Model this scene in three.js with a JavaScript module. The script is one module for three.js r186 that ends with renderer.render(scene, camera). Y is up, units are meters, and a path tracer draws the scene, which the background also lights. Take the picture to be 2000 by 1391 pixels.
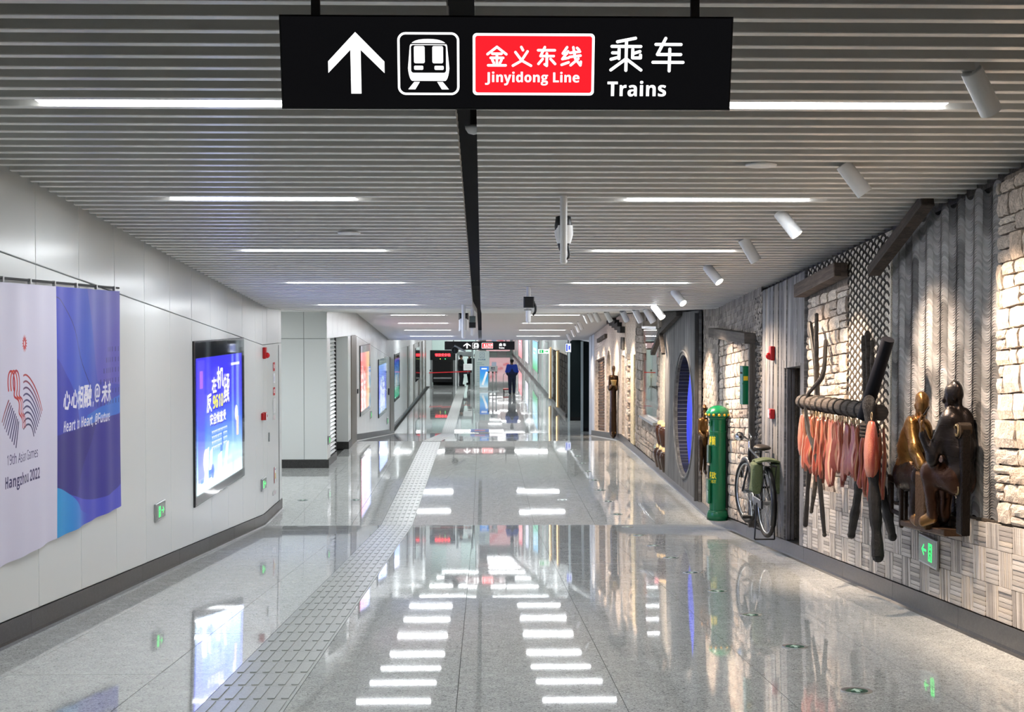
import * as THREE from 'three';
import { mergeGeometries } from 'three/addons/utils/BufferGeometryUtils.js';
import { RectAreaLightUniformsLib } from 'three/addons/lights/RectAreaLightUniformsLib.js';
import { FontLoader } from 'three/addons/loaders/FontLoader.js';
import { TextGeometry } from 'three/addons/geometries/TextGeometry.js';

// ------------------------------------------------------------------ camera, light, exposure
// d = distance along the corridor (world z = -d), x = to the right, y = up; the middle landing lies at y = 0.
const RAMP1 = 0.0794, LANDING_START = 17.16, LANDING_END = 29.1, RAMP2 = 0.0736, RAMP2_END = 42.1, CEILING_END = 39.4, HEIGHT = 2.85;
const fy = d => d < LANDING_START ? RAMP1 * (LANDING_START - d) : d < LANDING_END ? 0 : -RAMP2 * (Math.min(d, RAMP2_END) - LANDING_END);
const slopeAt = d => d < LANDING_START ? RAMP1 : d < LANDING_END ? 0 : d < RAMP2_END ? RAMP2 : 0;
const LOW = fy(60);
const scene = new THREE.Scene();
scene.background = new THREE.Color(0x000000);
const camera = new THREE.PerspectiveCamera(2 * Math.atan(695.5 / 2553) * 180 / Math.PI, 2000 / 1391, 0.05, 400);
camera.position.set(0, fy(0) + 1.345, 0);
camera.rotation.set(-0.0278, -0.0223, 0, 'YXZ');
const renderer = new THREE.WebGLRenderer({ antialias: true });
renderer.toneMapping = THREE.LinearToneMapping;
renderer.toneMappingExposure = 1.5;
renderer.shadowMap.enabled = true;
RectAreaLightUniformsLib.init();
const STRIP_COLOR = 0xf4f9ff, STRIP_POWER = 30, SPOT_COLOR = 0xffe2c6, SPOT_POWER = 0.66;

// ------------------------------------------------------------------ helpers
let seed = 7;
const rnd = () => { seed = (seed + 0x6d2b79f5) | 0; let t = Math.imul(seed ^ (seed >>> 15), 1 | seed); t = (t + Math.imul(t ^ (t >>> 7), 61 | t)) ^ t; return ((t ^ (t >>> 14)) >>> 0) / 4294967296; };
const rr = (a, b) => a + (b - a) * rnd();
const V = (x, y, z) => new THREE.Vector3(x, y, z);
const W = (x, v, d) => V(x, fy(d) + v, -d);                      // a point v metres above the floor
const used = new Map();
const numbered = n => { const k = used.get(n) ?? 0; used.set(n, k + 1); return k ? n + '_' + String(k).padStart(3, '0') : n; };
function tag(o, label, category, group, kind) {
  if (label) o.userData.label = label;
  if (category) o.userData.category = category;
  if (group) o.userData.group = group;
  if (kind) o.userData.kind = kind;
  return o;
}
function base(name, pos, label, category, group, kind) {          // a Group at a thing's base
  const o = new THREE.Group(); o.name = numbered(name); o.position.copy(pos); scene.add(o);
  return tag(o, label, category, group, kind);
}
function part(parent, name, geo, mat, pos, rot) {
  const m = new THREE.Mesh(geo, mat); m.name = name; m.castShadow = m.receiveShadow = true;
  if (pos) m.position.copy(pos);
  if (rot) m.rotation.set(...rot);
  parent.add(m);
  return m;
}
function single(name, geo, mat, pos, label, category, group, kind) {
  const m = part(scene, numbered(name), geo, mat, pos);
  return tag(m, label, category, group, kind);
}
function metricUV(g) {                                            // uv in metres by the main axis of each face
  if (g.index) g = g.toNonIndexed();
  const p = g.attributes.position, n = g.attributes.normal, uv = new Float32Array(p.count * 2);
  for (let i = 0; i < p.count; i += 3) {
    let a = 0, b = 0, c = 0;
    for (let k = 0; k < 3; k++) { a += n.getX(i + k); b += n.getY(i + k); c += n.getZ(i + k); }
    a = Math.abs(a); b = Math.abs(b); c = Math.abs(c);
    for (let k = 0; k < 3; k++) {
      const x = p.getX(i + k), y = p.getY(i + k), z = p.getZ(i + k), j = (i + k) * 2;
      if (a >= b && a >= c) { uv[j] = z; uv[j + 1] = y; } else if (b >= c) { uv[j] = x; uv[j + 1] = z; } else { uv[j] = x; uv[j + 1] = y; }
    }
  }
  g.setAttribute('uv', new THREE.BufferAttribute(uv, 2));
  return g;
}
function chamfer(w, h, l, c = 0.004) {                            // a box with chamfered edges, x w, y h, z l
  const s = new THREE.Shape(), x = w / 2 - c, y = h / 2 - c;
  s.moveTo(-x, -y); s.lineTo(x, -y); s.lineTo(x, y); s.lineTo(-x, y); s.closePath();
  const g = new THREE.ExtrudeGeometry(s, { depth: l - 2 * c, bevelEnabled: true, bevelThickness: c, bevelSize: c, bevelSegments: 1, steps: 1 });
  g.translate(0, 0, -(l - 2 * c) / 2);
  return metricUV(g);
}
const box = (w, h, l) => metricUV(new THREE.BoxGeometry(w, h, l));
// an outline given as [d, y] points, extruded by t towards the corridor: side -1 is the left wall, +1 the right wall; c bevels it
function sideGeo(points, t, side, c = 0, holes = []) {
  const sh = new THREE.Shape(points.map(p => new THREE.Vector2(side < 0 ? p[0] : -p[0], p[1])));
  for (const h of holes) sh.holes.push(new THREE.Path(h.map(p => new THREE.Vector2(side < 0 ? p[0] : -p[0], p[1]))));
  const g = new THREE.ExtrudeGeometry(sh, { depth: t - c, bevelEnabled: c > 0, bevelThickness: c, bevelSize: c, bevelOffset: -c, bevelSegments: 1, curveSegments: 24 });
  g.rotateY(side < 0 ? Math.PI / 2 : -Math.PI / 2);
  return g;
}
function tube(pts, r, seg = 24, rad = 8, closed = false) {
  return new THREE.TubeGeometry(new THREE.CatmullRomCurve3(pts, closed), seg, r, rad, closed);
}
function rod(a, b, r0, r1 = r0, seg = 12) {                       // a cylinder between two points
  const l = a.distanceTo(b), g = new THREE.CylinderGeometry(r1, r0, l, seg, 1);
  g.translate(0, l / 2, 0);
  g.applyQuaternion(new THREE.Quaternion().setFromUnitVectors(V(0, 1, 0), b.clone().sub(a).normalize()));
  return g.translate(a.x, a.y, a.z);
}
const lathe = (pts, seg = 24) => new THREE.LatheGeometry(pts.map(p => new THREE.Vector2(p[0], p[1])), seg);
const merge = gs => mergeGeometries(gs.map(g => { g = g.index ? g.toNonIndexed() : g; for (const k of Object.keys(g.attributes)) if (!['position', 'normal', 'uv'].includes(k)) g.deleteAttribute(k); return g; }));
function paint(g, fn) {                                           // vertex colours from a function of position
  const p = g.attributes.position, c = new Float32Array(p.count * 3), v = V(0, 0, 0);
  for (let i = 0; i < p.count; i++) { v.fromBufferAttribute(p, i); const q = fn(v, i); c[i * 3] = q[0]; c[i * 3 + 1] = q[1]; c[i * 3 + 2] = q[2]; }
  g.setAttribute('color', new THREE.BufferAttribute(c, 3));
  return g;
}
// tileable value noise on a period of n cells
function noiseField(n, s) {
  const t = new Float32Array(n * n); let k = s * 7919 + 13;
  for (let i = 0; i < t.length; i++) { k = (k * 1664525 + 1013904223) >>> 0; t[i] = k / 4294967296; }
  return (x, y) => {
    const fx = Math.floor(x), fyy = Math.floor(y), u = x - fx, v = y - fyy, a = u * u * (3 - 2 * u), b = v * v * (3 - 2 * v);
    const X = ((fx % n) + n) % n, Y = ((fyy % n) + n) % n, X1 = (X + 1) % n, Y1 = (Y + 1) % n;
    return (t[Y * n + X] * (1 - a) + t[Y * n + X1] * a) * (1 - b) + (t[Y1 * n + X] * (1 - a) + t[Y1 * n + X1] * a) * b;
  };
}
function texture(size, fn, srgb = true, rx = 1, ry = rx) {        // fn(u, v) gives [r, g, b] in 0..1
  const data = new Uint8Array(size * size * 4);
  for (let y = 0; y < size; y++) for (let x = 0; x < size; x++) {
    const c = fn(x / size, y / size), o = (y * size + x) * 4;
    for (let k = 0; k < 3; k++) data[o + k] = Math.max(0, Math.min(255, c[k] * 255));
    data[o + 3] = 255;
  }
  const t = new THREE.DataTexture(data, size, size);
  t.wrapS = t.wrapT = THREE.RepeatWrapping; t.magFilter = THREE.LinearFilter; t.minFilter = THREE.LinearMipmapLinearFilter;
  if (srgb) t.colorSpace = THREE.SRGBColorSpace;
  t.repeat.set(rx, ry); t.needsUpdate = true;
  return t;
}
function canvasTexture(w, h, draw) {
  const c = document.createElement('canvas'); c.width = w; c.height = h;
  draw(c.getContext('2d'), w, h);
  const t = new THREE.CanvasTexture(c); t.colorSpace = THREE.SRGBColorSpace;
  return t;
}
const std = (color, roughness = 0.6, more = {}) => new THREE.MeshStandardMaterial({ color, roughness, ...more });
const n8 = noiseField(8, 1), n16 = noiseField(16, 2), n32 = noiseField(32, 3), n64 = noiseField(64, 4), n128 = noiseField(128, 5), n256 = noiseField(256, 6);
const TENS = ['', '', 'twent', 'thirt', 'fort'];
const ORDINAL_L = ['first', 'second', 'third', 'fourth', 'fifth', 'sixth', 'seventh', 'eighth', 'ninth', 'tenth', 'eleventh', 'twelfth', 'thirteenth', 'fourteenth', 'fifteenth', 'sixteenth', 'seventeenth', 'eighteenth', 'nineteenth', 'twentieth', ];
for (let k = 20; k < 44; k++) ORDINAL_L.push(TENS[Math.floor((k + 1) / 10)] + ((k + 1) % 10 ? 'y-' + ORDINAL_L[k % 10] : 'ieth'));
const ORDINAL = ['nearest', 'second', 'third', 'fourth', 'fifth', 'sixth', 'seventh', 'eighth', 'ninth', 'tenth', 'eleventh', 'twelfth', 'thirteenth', 'fourteenth', 'fifteenth', 'sixteenth', 'seventeenth', 'eighteenth', 'nineteenth', 'twentieth'];

// ------------------------------------------------------------------ materials
const granite = texture(1024, (u, v) => {
  const g = n256(u * 256, v * 256), f = n128(u * 128 + 3, v * 128 + 9), c = n16(u * 16, v * 16) - 0.5;
  let t = 0.74 + (g - 0.5) * 0.22 + (f - 0.5) * 0.16 + c * 0.05;
  if (f < 0.16) t -= 0.12;
  return [t * 0.985, t, t * 0.985];
}, true, 1.1);
const darkGranite = texture(512, (u, v) => {
  const t = 0.21 + (n128(u * 128, v * 128) - 0.5) * 0.12 + (n32(u * 32, v * 32) - 0.5) * 0.06;
  return [t, t * 0.99, t * 0.98];
}, true, 2);
const woodGrain = texture(512, (u, v) => {                         // grain runs along v
  const g = n64(u * 64, v * 4) * 0.5 + n128(u * 128, v * 8) * 0.3 + n16(u * 16, v * 2) * 0.4;
  const t = 0.82 + (g - 0.6) * 0.5;
  return [t, t * 0.99, t * 0.99];
}, true, 1);
const rough = texture(512, (u, v) => { const t = n16(u * 16, v * 16) * 0.35 + n64(u * 64, v * 64) * 0.4 + n256(u * 256, v * 256) * 0.25; return [t, t, t]; }, false, 2);
const mottle = texture(512, (u, v) => { const t = 0.88 + (n16(u * 16, v * 16) - 0.5) * 0.2 + (n64(u * 64, v * 64) - 0.5) * 0.25 + (n256(u * 256, v * 256) - 0.5) * 0.18; return [t, t, t]; }, true, 2);
const M = {
  floor: std(0xffffff, 0.028, { map: granite }),
  skirting: std(0xffffff, 0.32, { map: darkGranite }),
  panel: new THREE.MeshPhysicalMaterial({ color: 0xdfe3e1, roughness: 0.24, specularIntensity: 1 }),
  reveal: std(0x6f7472, 0.7),
  slat: std(0xe2e2de, 0.3),
  black: std(0x050506, 0.9),
  dark: std(0x141517, 0.5),
  steel: std(0xb9bcbd, 0.28, { metalness: 0.9 }),
  chrome: std(0xdadcdd, 0.12, { metalness: 1 }),
  white: std(0xe8eaea, 0.4),
  grey: std(0x8d9290, 0.5),
  red: std(0xb01016, 0.35),
  strip: std(0xffffff, 0.5, { emissive: 0xffffff, emissiveIntensity: 8 }),
  tactile: std(0xc3c9c2, 0.3, { map: texture(256, (u, v) => { const t = 0.82 + (n64(u * 64, v * 64) - 0.5) * 0.12; return [t, t, t]; }, true, 3) }),
  plaster: std(0xcfc7bb, 0.9, { map: mottle, bumpMap: rough, bumpScale: 0.004 }),
  concrete: std(0x8d877f, 0.9, { map: mottle, bumpMap: rough, bumpScale: 0.004 }),
};

// ------------------------------------------------------------------ floor
const COLS = [-2.9, -2.54, -1.735, -1.343, -0.931, -0.127, 0.677, 1.481, 2.285, 3.12];
const floorThing = base('floor', V(0, 0, -20), null, null, null, 'structure');
{
  const tileCache = new Map(), rest = [];
  const rows = [];
  for (let d = 7.0 - 1.353 * 7; d < 72; d += 1.353) rows.push(d);
  const cuts = [LANDING_START, LANDING_END, RAMP2_END];
  const spans = [];
  for (const d of rows) {
    let a = d; const b = d + 1.353;
    for (const c of cuts) if (c > a + 0.02 && c < b - 0.02) { spans.push([a, c]); a = c; }
    spans.push([a, b]);
  }
  let count = 0;
  for (const [a, b] of spans) for (let k = 0; k < COLS.length - 1; k++) {
    if (k === 3) continue;                                       // the tactile strip lies here
    const w = COLS[k + 1] - COLS[k] - 0.003, m = (a + b) / 2, s = slopeAt(m), l = (b - a) * Math.hypot(1, s) - 0.003;
    const key = [w.toFixed(3), l.toFixed(3), Math.floor(rnd() * 3)].join();
    if (!tileCache.has(key)) {
      const g = chamfer(w, 0.02, l, 0.0012), uv = g.attributes.uv, ox = rnd(), oy = rnd();
      for (let i = 0; i < uv.count; i++) uv.setXY(i, uv.getX(i) + ox, uv.getY(i) + oy);
      tileCache.set(key, g);
    }
    const pos = V((COLS[k] + COLS[k + 1]) / 2, fy(m) - 0.01, -m + 20), rot = [-Math.atan(s) + (rnd() - 0.5) * (m > 29 ? 0.004 : 0.0014), 0, (rnd() - 0.5) * 0.001];
    if (a > -1 && count < 300) { part(floorThing, 'tile', tileCache.get(key), M.floor, pos, rot); count++; } else {
      const g = tileCache.get(key).clone(); g.applyMatrix4(new THREE.Matrix4().makeRotationFromEuler(new THREE.Euler(...rot))); g.translate(pos.x, pos.y, pos.z); rest.push(g);
    }
  }
  tag(part(floorThing, 'distant_tiles', merge(rest), M.floor), null, null, null, 'stuff');
  // screed below the tiles, seen in the joints
  const bed = [];
  for (const [a, b] of [[-7, LANDING_START], [LANDING_START, LANDING_END], [LANDING_END, RAMP2_END], [RAMP2_END, 72]]) {
    const s = slopeAt((a + b) / 2), g = new THREE.BoxGeometry(6.5, 0.2, (b - a) * Math.hypot(1, s));
    g.rotateX(-Math.atan(s)); g.translate(0.1, fy((a + b) / 2) - 0.121, -(a + b) / 2 + 20); bed.push(g);
  }
  part(floorThing, 'screed', merge(bed), std(0x30322f, 0.9));
  const hall = new THREE.BoxGeometry(34, 0.2, 90); hall.translate(-9, LOW - 0.1, -117 + 20);
  part(floorThing, 'hall_floor', metricUV(hall), M.floor);
  const aside = new THREE.BoxGeometry(6, 0.2, 6.5); aside.translate(-5.9, -0.1, -21.4 + 20);
  part(floorThing, 'side_passage_floor', metricUV(aside), M.floor);
  const rightAside = new THREE.BoxGeometry(5, 0.2, 12); rightAside.translate(5.6, LOW - 0.1, -43.6 + 20);
  part(floorThing, 'right_passage_floor', metricUV(rightAside), M.floor);
}
// tactile strip: moulded tiles with six raised bars
{
  const strip = base('tactile_paving', W(-1.137, 0, 10), 'pale tactile guiding strip of ribbed tiles running down the polished grey floor', 'tactile paving');
  const w = COLS[4] - COLS[3] - 0.003, geo = l => {
    const gs = [chamfer(w, 0.02, l - 0.002, 0.001).translate(0, -0.01, 0)];
    for (let i = 0; i < 6; i++) gs.push(chamfer(0.036, 0.006, l * 0.86, 0.0028).translate(-w / 2 + (i + 0.5) * w / 6, 0.002, 0));
    return metricUV(merge(gs));
  };
  const g = geo(0.338), far = []; let n = 0;
  for (let d = 7.0 - 0.338 * 12; d < 71; d += 0.338) {
    let m = d + 0.169;
    const s = slopeAt(m), p = V(-1.137, fy(m), -m).sub(strip.position);
    if (n++ < 240) part(strip, 'ribbed_tile', g, M.tactile, p, [-Math.atan(s), 0, 0]);
    else far.push(g.clone().translate(p.x, p.y, p.z));
  }
  if (far.length) tag(part(strip, 'distant_ribbed_tiles', merge(far), M.tactile), null, null, null, 'stuff');
}

// ------------------------------------------------------------------ ceiling of baffles with a dark slot
const ceiling = base('ceiling', V(0, 0, -20), null, null, null, 'structure');
const PITCH = 2.606 / 15, LIGHT0 = 6.1948;
{
    for (const [a, b] of [[-7, LANDING_START], [LANDING_START, LANDING_END], [LANDING_END, CEILING_END]]) {
    const n = Math.ceil((b - a) / 1.5), l = (b - a) / n, s = slopeAt((a + b) / 2), g = new THREE.BoxGeometry(6.9, 0.12, l * Math.hypot(1, s) + 0.02);
    for (let i = 0; i < n; i++) { const m = a + (i + 0.5) * l; part(ceiling, 'dark_soffit', g, M.black, V(0.1, fy(m) + HEIGHT + 0.36, -m + 20), [-Math.atan(s), 0, 0]); }
  }
  const gl = chamfer(2.67, 0.1, 0.046, 0.003), gr = chamfer(3.2, 0.1, 0.046, 0.003), hidden = new Map();
  for (let k = -60; k < 300; k++) {
    const d = LIGHT0 + (k + 0.5) * PITCH;
    if (d < -5.5 || d > CEILING_END - 0.03) continue;
    for (const [g, x] of [[gl, -1.465], [gr, 1.57]]) {
      const p = V(x, fy(d) + HEIGHT + 0.05, -d + 20 - 0.05 * slopeAt(d));
      if (d > 4.3 && d < 29.5) part(ceiling, 'slat', g, M.slat, p, [-Math.atan(slopeAt(d)), 0, 0]);
      else { const key = Math.floor(k / 15) + '/' + x; if (!hidden.has(key)) hidden.set(key, []); hidden.get(key).push(g.clone().rotateX(-Math.atan(slopeAt(d))).translate(p.x, p.y, p.z)); }
    }
  }
  for (const h of hidden.values()) tag(part(ceiling, 'distant_slats', merge(h), M.slat), null, null, null, 'stuff');
  // edge of the low ceiling towards the hall
  const lip = chamfer(6.3, 0.5, 0.05, 0.004).translate(0.1, fy(CEILING_END) + HEIGHT + 0.25, -CEILING_END + 20);
  part(ceiling, 'edge_board', lip, M.slat);
  const hall = new THREE.BoxGeometry(34, 0.15, 99).translate(-9, LOW + 4.1, -89 + 20);
  part(ceiling, 'hall_ceiling', hall, M.slat);
  const up = new THREE.BoxGeometry(6.3, 1.2, 0.1).translate(0.1, LOW + 3.75, -CEILING_END - 0.1 + 20);
  part(ceiling, 'hall_bulkhead', up, M.slat);
  part(ceiling, 'side_passage_ceiling', new THREE.BoxGeometry(6, 0.12, 6.5).translate(-5.95, HEIGHT + 0.06, -21.4 + 20), M.slat);
  part(ceiling, 'right_passage_ceiling', new THREE.BoxGeometry(5, 0.12, 12).translate(5.7, LOW + HEIGHT + 0.2, -43.6 + 20), M.slat);
}
// strip lights: a housing, a glowing diffuser and an area light just below it
function stripLight(x, d, len, label, y = fy(d) + HEIGHT, power = STRIP_POWER, wid = 0.118, s = slopeAt(d)) {
  const t = base('strip_light', V(x, y, -d), label, 'ceiling light', 'linear ceiling lights');
  t.rotation.x = -Math.atan(s);
  part(t, 'housing', chamfer(len + 0.02, 0.06, wid + 0.004, 0.002), M.white, V(0, 0.047, 0));
  part(t, 'diffuser', chamfer(len, 0.014, wid, 0.002), M.strip, V(0, 0.012, 0));
  const l = new THREE.RectAreaLight(STRIP_COLOR, power, len, wid); l.rotation.x = -Math.PI / 2; l.position.set(0, 0.001, 0); t.add(l);
  return t;
}
for (let i = 0; i < 14; i++) {
  const d = LIGHT0 + 2.606 * i;
  if (d > CEILING_END - 0.5) continue;
  stripLight(0.059 - 0.924 - 0.607, d, 1.214, ORDINAL[i] + ' linear light of the left ceiling row, counted from the camera');
  stripLight(0.059 + 0.924 + 0.607, d, 1.214, ORDINAL[i] + ' linear light of the right ceiling row, counted from the camera');
}
for (let i = 0; i < 9; i++) for (const [x, s] of [[-1.5, 'left'], [1.6, 'right']])
  if (x > 0 || i < 5) stripLight(x, 46 + i * 10.4, 2.4, 'long linear light over the far hall, ' + s + ' row, ' + ORDINAL[i], LOW + 3.93, 20, 0.3, 0);
for (let i = 0; i < 3; i++) stripLight(-8, 74 + i * 10, 3, 'long linear light over the security check hall, ' + ORDINAL[i], LOW + 3.93, 30, 0.4, 0);
stripLight(-4.6, 21.4, 1.2, 'linear light in the side passage ceiling on the left', HEIGHT - 0.1, STRIP_POWER * 3, 0.122, 0);
stripLight(4.6, 40.2, 1.2, 'linear light in the right side passage ceiling', LOW + HEIGHT + 0.02, 12, 0.122, 0);
// ------------------------------------------------------------------ left wall of white enamel panels
const LEFT = -2.88, RIGHT = 3.08, SEAM = 2.378;
const wallLeft = base('wall_left', V(LEFT, 0, -10), null, null, null, 'structure');
function wallPanel(parent, a, b, v0, v1, x, side, mat, t = 0.03, gap = 0.003) {     // a sheared panel between d = a and b
  const c = parent.position;
  const pts = [[a + gap, fy(a) + v0 + gap], [b - gap, fy(b) + v0 + gap], [b - gap, fy(b) + v1 - gap], [a + gap, fy(a) + v1 - gap]].map(p => [p[0] + c.z, p[1] - c.y]);
  const g = sideGeo(pts, t, side, 0.004);
  return part(parent, 'panel', g, mat, V(x + side * t - c.x, 0, 0));
}
{
  const joints = [-5.9]; for (let d = 8.5 - 0.9 * 15; d < 18.2; d += 0.9) joints.push(d);
  joints.push(LANDING_START, 18.5, 18.74); joints.sort((a, b) => a - b);
  for (let i = 0; i < joints.length - 1; i++) if (joints[i + 1] - joints[i] > 0.05) {
    wallPanel(wallLeft, joints[i], joints[i + 1], SEAM, 2.97, LEFT, -1, M.panel);
    wallPanel(wallLeft, joints[i], joints[i + 1], 0.15, SEAM, LEFT, -1, M.panel);
  }
  const back = sideGeo([[-6, fy(-6) - 0.2], [LANDING_START, -0.2], [18.74, -0.2], [18.74, 3.3], [LANDING_START, 3.3], [-6, fy(-6) + 3.3]], 0.15, -1);
  part(wallLeft, 'backing', back, M.reveal, V(-0.185, 0, 10).setZ(10));
}
function skirting(parent, x, side, a, b, name = 'skirting', mat = M.skirting, step = 1.353, h = 0.15) {
  const c = parent.position;
  for (let d = a; d < b - 0.02; d += step) {
    const e = Math.min(d + step, b);
    const segs = []; let p = d; for (const k of [LANDING_START, LANDING_END, RAMP2_END]) if (k > p + 0.02 && k < e - 0.02) { segs.push([p, k]); p = k; } segs.push([p, e]);
    for (const [p0, p1] of segs) {
      const prof = [[0, 0], [0.03, 0], [0.012, 0.012], [0.008, 0.03], [0.008, h], [0, h]], n = prof.length, pos = [], idx = [];
      const g0 = 0.0015;
      for (const dd of [p0 + g0, p1 - g0]) for (const q of prof) pos.push(-side * q[0], fy(dd) + q[1] - c.y, -dd - c.z);
      for (let i = 0; i < n; i++) { const j = (i + 1) % n; idx.push(i, n + i, n + j, i, n + j, j); }
      for (let i = 1; i < n - 1; i++) idx.push(0, i, i + 1, n, n + i + 1, n + i);
      if (side < 0) for (let i = 0; i < idx.length; i += 3) [idx[i], idx[i + 1]] = [idx[i + 1], idx[i]];
      let g = new THREE.BufferGeometry(); g.setAttribute('position', new THREE.Float32BufferAttribute(pos, 3)); g.setIndex(idx);
      g = g.toNonIndexed(); g.computeVertexNormals();
      part(parent, name, metricUV(g), mat, V(x - c.x, 0, 0));
    }
  }
}
const baseLeft = base('baseboard_left', V(LEFT, 0, -10), null, null, null, 'structure');
skirting(baseLeft, LEFT, -1, -5.2, 18.74);
// ------------------------------------------------------------------ right wall: backing, plinth and themed panels
const mapTinted = (hex, tex, roughness = 0.85, bump = 0.006, more = {}) => std(hex, roughness, { map: tex, bumpMap: rough, bumpScale: bump, ...more });
const woodH = woodGrain.clone(); woodH.rotation = Math.PI / 2; woodH.needsUpdate = true;
const wallRight = base('wall_right', V(3.3, 0, -10), null, null, null, 'structure');
{
  const pts = [[-6, fy(-6) - 0.2], [LANDING_START, -0.2], [LANDING_END, -0.2], [37.6, fy(37.6) - 0.2], [37.6, fy(37.6) + 3.1], [LANDING_END, 3.2], [LANDING_START, 3.2], [-6, fy(-6) + 3.2]];
  const holes = [[[12.57, fy(12.57) + 0.15], [13.2, fy(13.2) + 0.15], [13.2, fy(13.2) + 1.9], [12.57, fy(12.57) + 1.9]], [[23.08, 0.87], [25.14, 0.87], [25.14, 2.55], [23.08, 2.55]]];
  part(wallRight, 'backing', sideGeo(pts.map(p => [p[0], p[1]]), 0.15, 1, 0, holes), M.concrete, V(0.1, 0, 10));
  const plinth = [[-5.9, fy(-5.9) - 0.05], [LANDING_START, -0.05], [LANDING_END, -0.05], [37.6, fy(37.6) - 0.05], [37.6, fy(37.6) + 0.146], [LANDING_END, 0.146], [LANDING_START, 0.146], [-5.9, fy(-5.9) + 0.146]];
  part(wallRight, 'plinth', sideGeo(plinth, 0.225, 1, 0), M.skirting, V(0.009, 0, 10));
}
const baseRight = base('baseboard_right', V(RIGHT - 0.008, 0, -10), null, null, null, 'structure');
skirting(baseRight, RIGHT - 0.004, 1, -5.2, 37.6, 'skirting', std(0xffffff, 0.32, { map: darkGranite }));

const panelBase = (name, d, label, category = 'wall panel') => base(name, W(RIGHT, 0, d), label, category, null, 'structure');
// a backing slab following the slope between two distances
function slab(parent, d0, d1, v0, v1, x0, x1, mat, name = 'backing', bevel = 0.003) {
  const c = parent.position, e = p => [p[0] + c.z, p[1] - c.y];
  const top = [], bot = [];
  for (const d of [d0, ...[LANDING_START, LANDING_END].filter(k => k > d0 && k < d1), d1]) { bot.push(e([d, fy(d) + v0])); top.unshift(e([d, fy(d) + v1])); }
  return part(parent, name, sideGeo([...bot, ...top], x0 - x1, 1, bevel), mat, V(x0 - c.x, 0, 0));
}
// a wooden bar between two wall points
function beam(parent, d0, v0, d1, v1, h, t, x, mat, name = 'beam') {
  const a = W(x, v0, d0), b = W(x, v1, d1), l = a.distanceTo(b), g = chamfer(t, h, l, 0.006);
  const m = part(parent, name, g, mat, a.clone().add(b).multiplyScalar(0.5).sub(parent.position));
  m.lookAt(b.clone().sub(a).add(m.getWorldPosition(V(0, 0, 0))));
  return m;
}
function upright(parent, d, v0, v1, along, out, x, mat, name = 'post') {
  return part(parent, name, chamfer(out, v1 - v0, along, 0.006), mat, W(x, (v0 + v1) / 2, d).sub(parent.position));
}
const mapsDark = [0x3c3630, 0x332e29, 0x46403a].map(c => mapTinted(c, mottle, 0.9, 0.008));
// ---- rough stones
const chunks = [];
for (let k = 0; k < 7; k++) {
  const g = new THREE.BoxGeometry(1, 1, 1, 4, 3, 1), p = g.attributes.position;
  for (let i = 0; i < p.count; i++) {
    let x = p.getX(i), y = p.getY(i), z = p.getZ(i);
    const h = (a, b) => Math.sin(x * 91.7 * (k + 1) + y * 47.3 + a * 12.9 + b) * 0.5;
    const ex = Math.abs(x) > 0.49, ey = Math.abs(y) > 0.49;
    const jx = h(1, 0.3) * 0.04, jy = h(2, 1.7) * 0.06;
    if (z > 0) z += h(3, 2.1) * 0.055 - (ex ? 0.07 : 0) - (ey ? 0.07 : 0);
    if (z > 0 && ex) x *= 0.965; if (z > 0 && ey) y *= 0.955;
    p.setXYZ(i, x + jx, y + jy, z);
  }
  const q = g.toNonIndexed ? (g.index ? g.toNonIndexed() : g) : g; q.computeVertexNormals(); q.rotateY(-Math.PI / 2);
  const uv = q.attributes.uv; for (let i = 0; i < uv.count; i++) uv.setXY(i, uv.getX(i) * 0.2 + k * 0.13, uv.getY(i) * 0.14 + k * 0.29);
  chunks.push(q);
}
const STONE = [0xd8cabb, 0xe0d3c4, 0xcec2b6, 0xd8c5b2, 0xe3d9cc, 0xc8b8aa].map(c => mapTinted(c, mottle, 0.9, 0.0045));
const STONE_COOL = [0xb3aaa2, 0xa79f98, 0xbdb4ab, 0x98918b, 0xada199].map(c => mapTinted(c, mottle, 0.9, 0.005));
function stonePanel(name, d0, d1, v0, v1, [hMin, hMax], [wMin, wMax], mats, x, label, skip = () => false, ragged = 0.03) {
  const t = panelBase(name, (d0 + d1) / 2, label, 'stone wall');
  let v = v0, n = 0;
  const put = (a, b, lo, hi) => {
    if (b - a < 0.03 || hi - lo < 0.03 || n >= 296) return;
    const d = (a + b) / 2, m = (lo + hi) / 2;
    if (skip(d, m, (b - a) / 2, (hi - lo) / 2)) return;
    const th = rr(0.085, 0.1), s = part(t, 'stone', chunks[Math.floor(rnd() * 7)], mats[Math.floor(rnd() * mats.length)], W(x + 0.045 - rr(0, 0.012), m, d).sub(t.position), [-slopeAt(d) + rr(-0.02, 0.02), rr(-0.05, 0.05), rr(-0.05, 0.05)]);
    s.scale.set(th, (hi - lo) - 0.009, (b - a) - 0.009); n++;
  };
  while (v < v1 - 0.05) {
    let h = Math.min(rr(hMin, hMax), v1 - v); if (v1 - v - h < hMin * 0.5) h = v1 - v;
    let d = d0 + rr(-ragged, ragged);
    while (d < d1 - 0.02) {
      let w = rr(wMin, wMax); if (d1 - d - w < wMin * 0.5) w = d1 - d + rr(-ragged, ragged);
      const q = rnd();
      if (q < 0.2 && h > hMin * 0.9) { const k = rr(0.4, 0.6); put(d, d + w, v, v + h * k); put(d, d + w, v + h * k, v + h); }
      else if (q < 0.32) { const k = rr(0.3, 0.5); put(d, d + w * k, v, v + h); put(d + w * k, d + w, v, v + h); }
      else put(d, d + w, v, v + h);
      d += w;
    }
    v += h;
  }
  return t;
}
const mortar = mapTinted(0x9a8e80, mottle, 0.95, 0.006);
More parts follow.
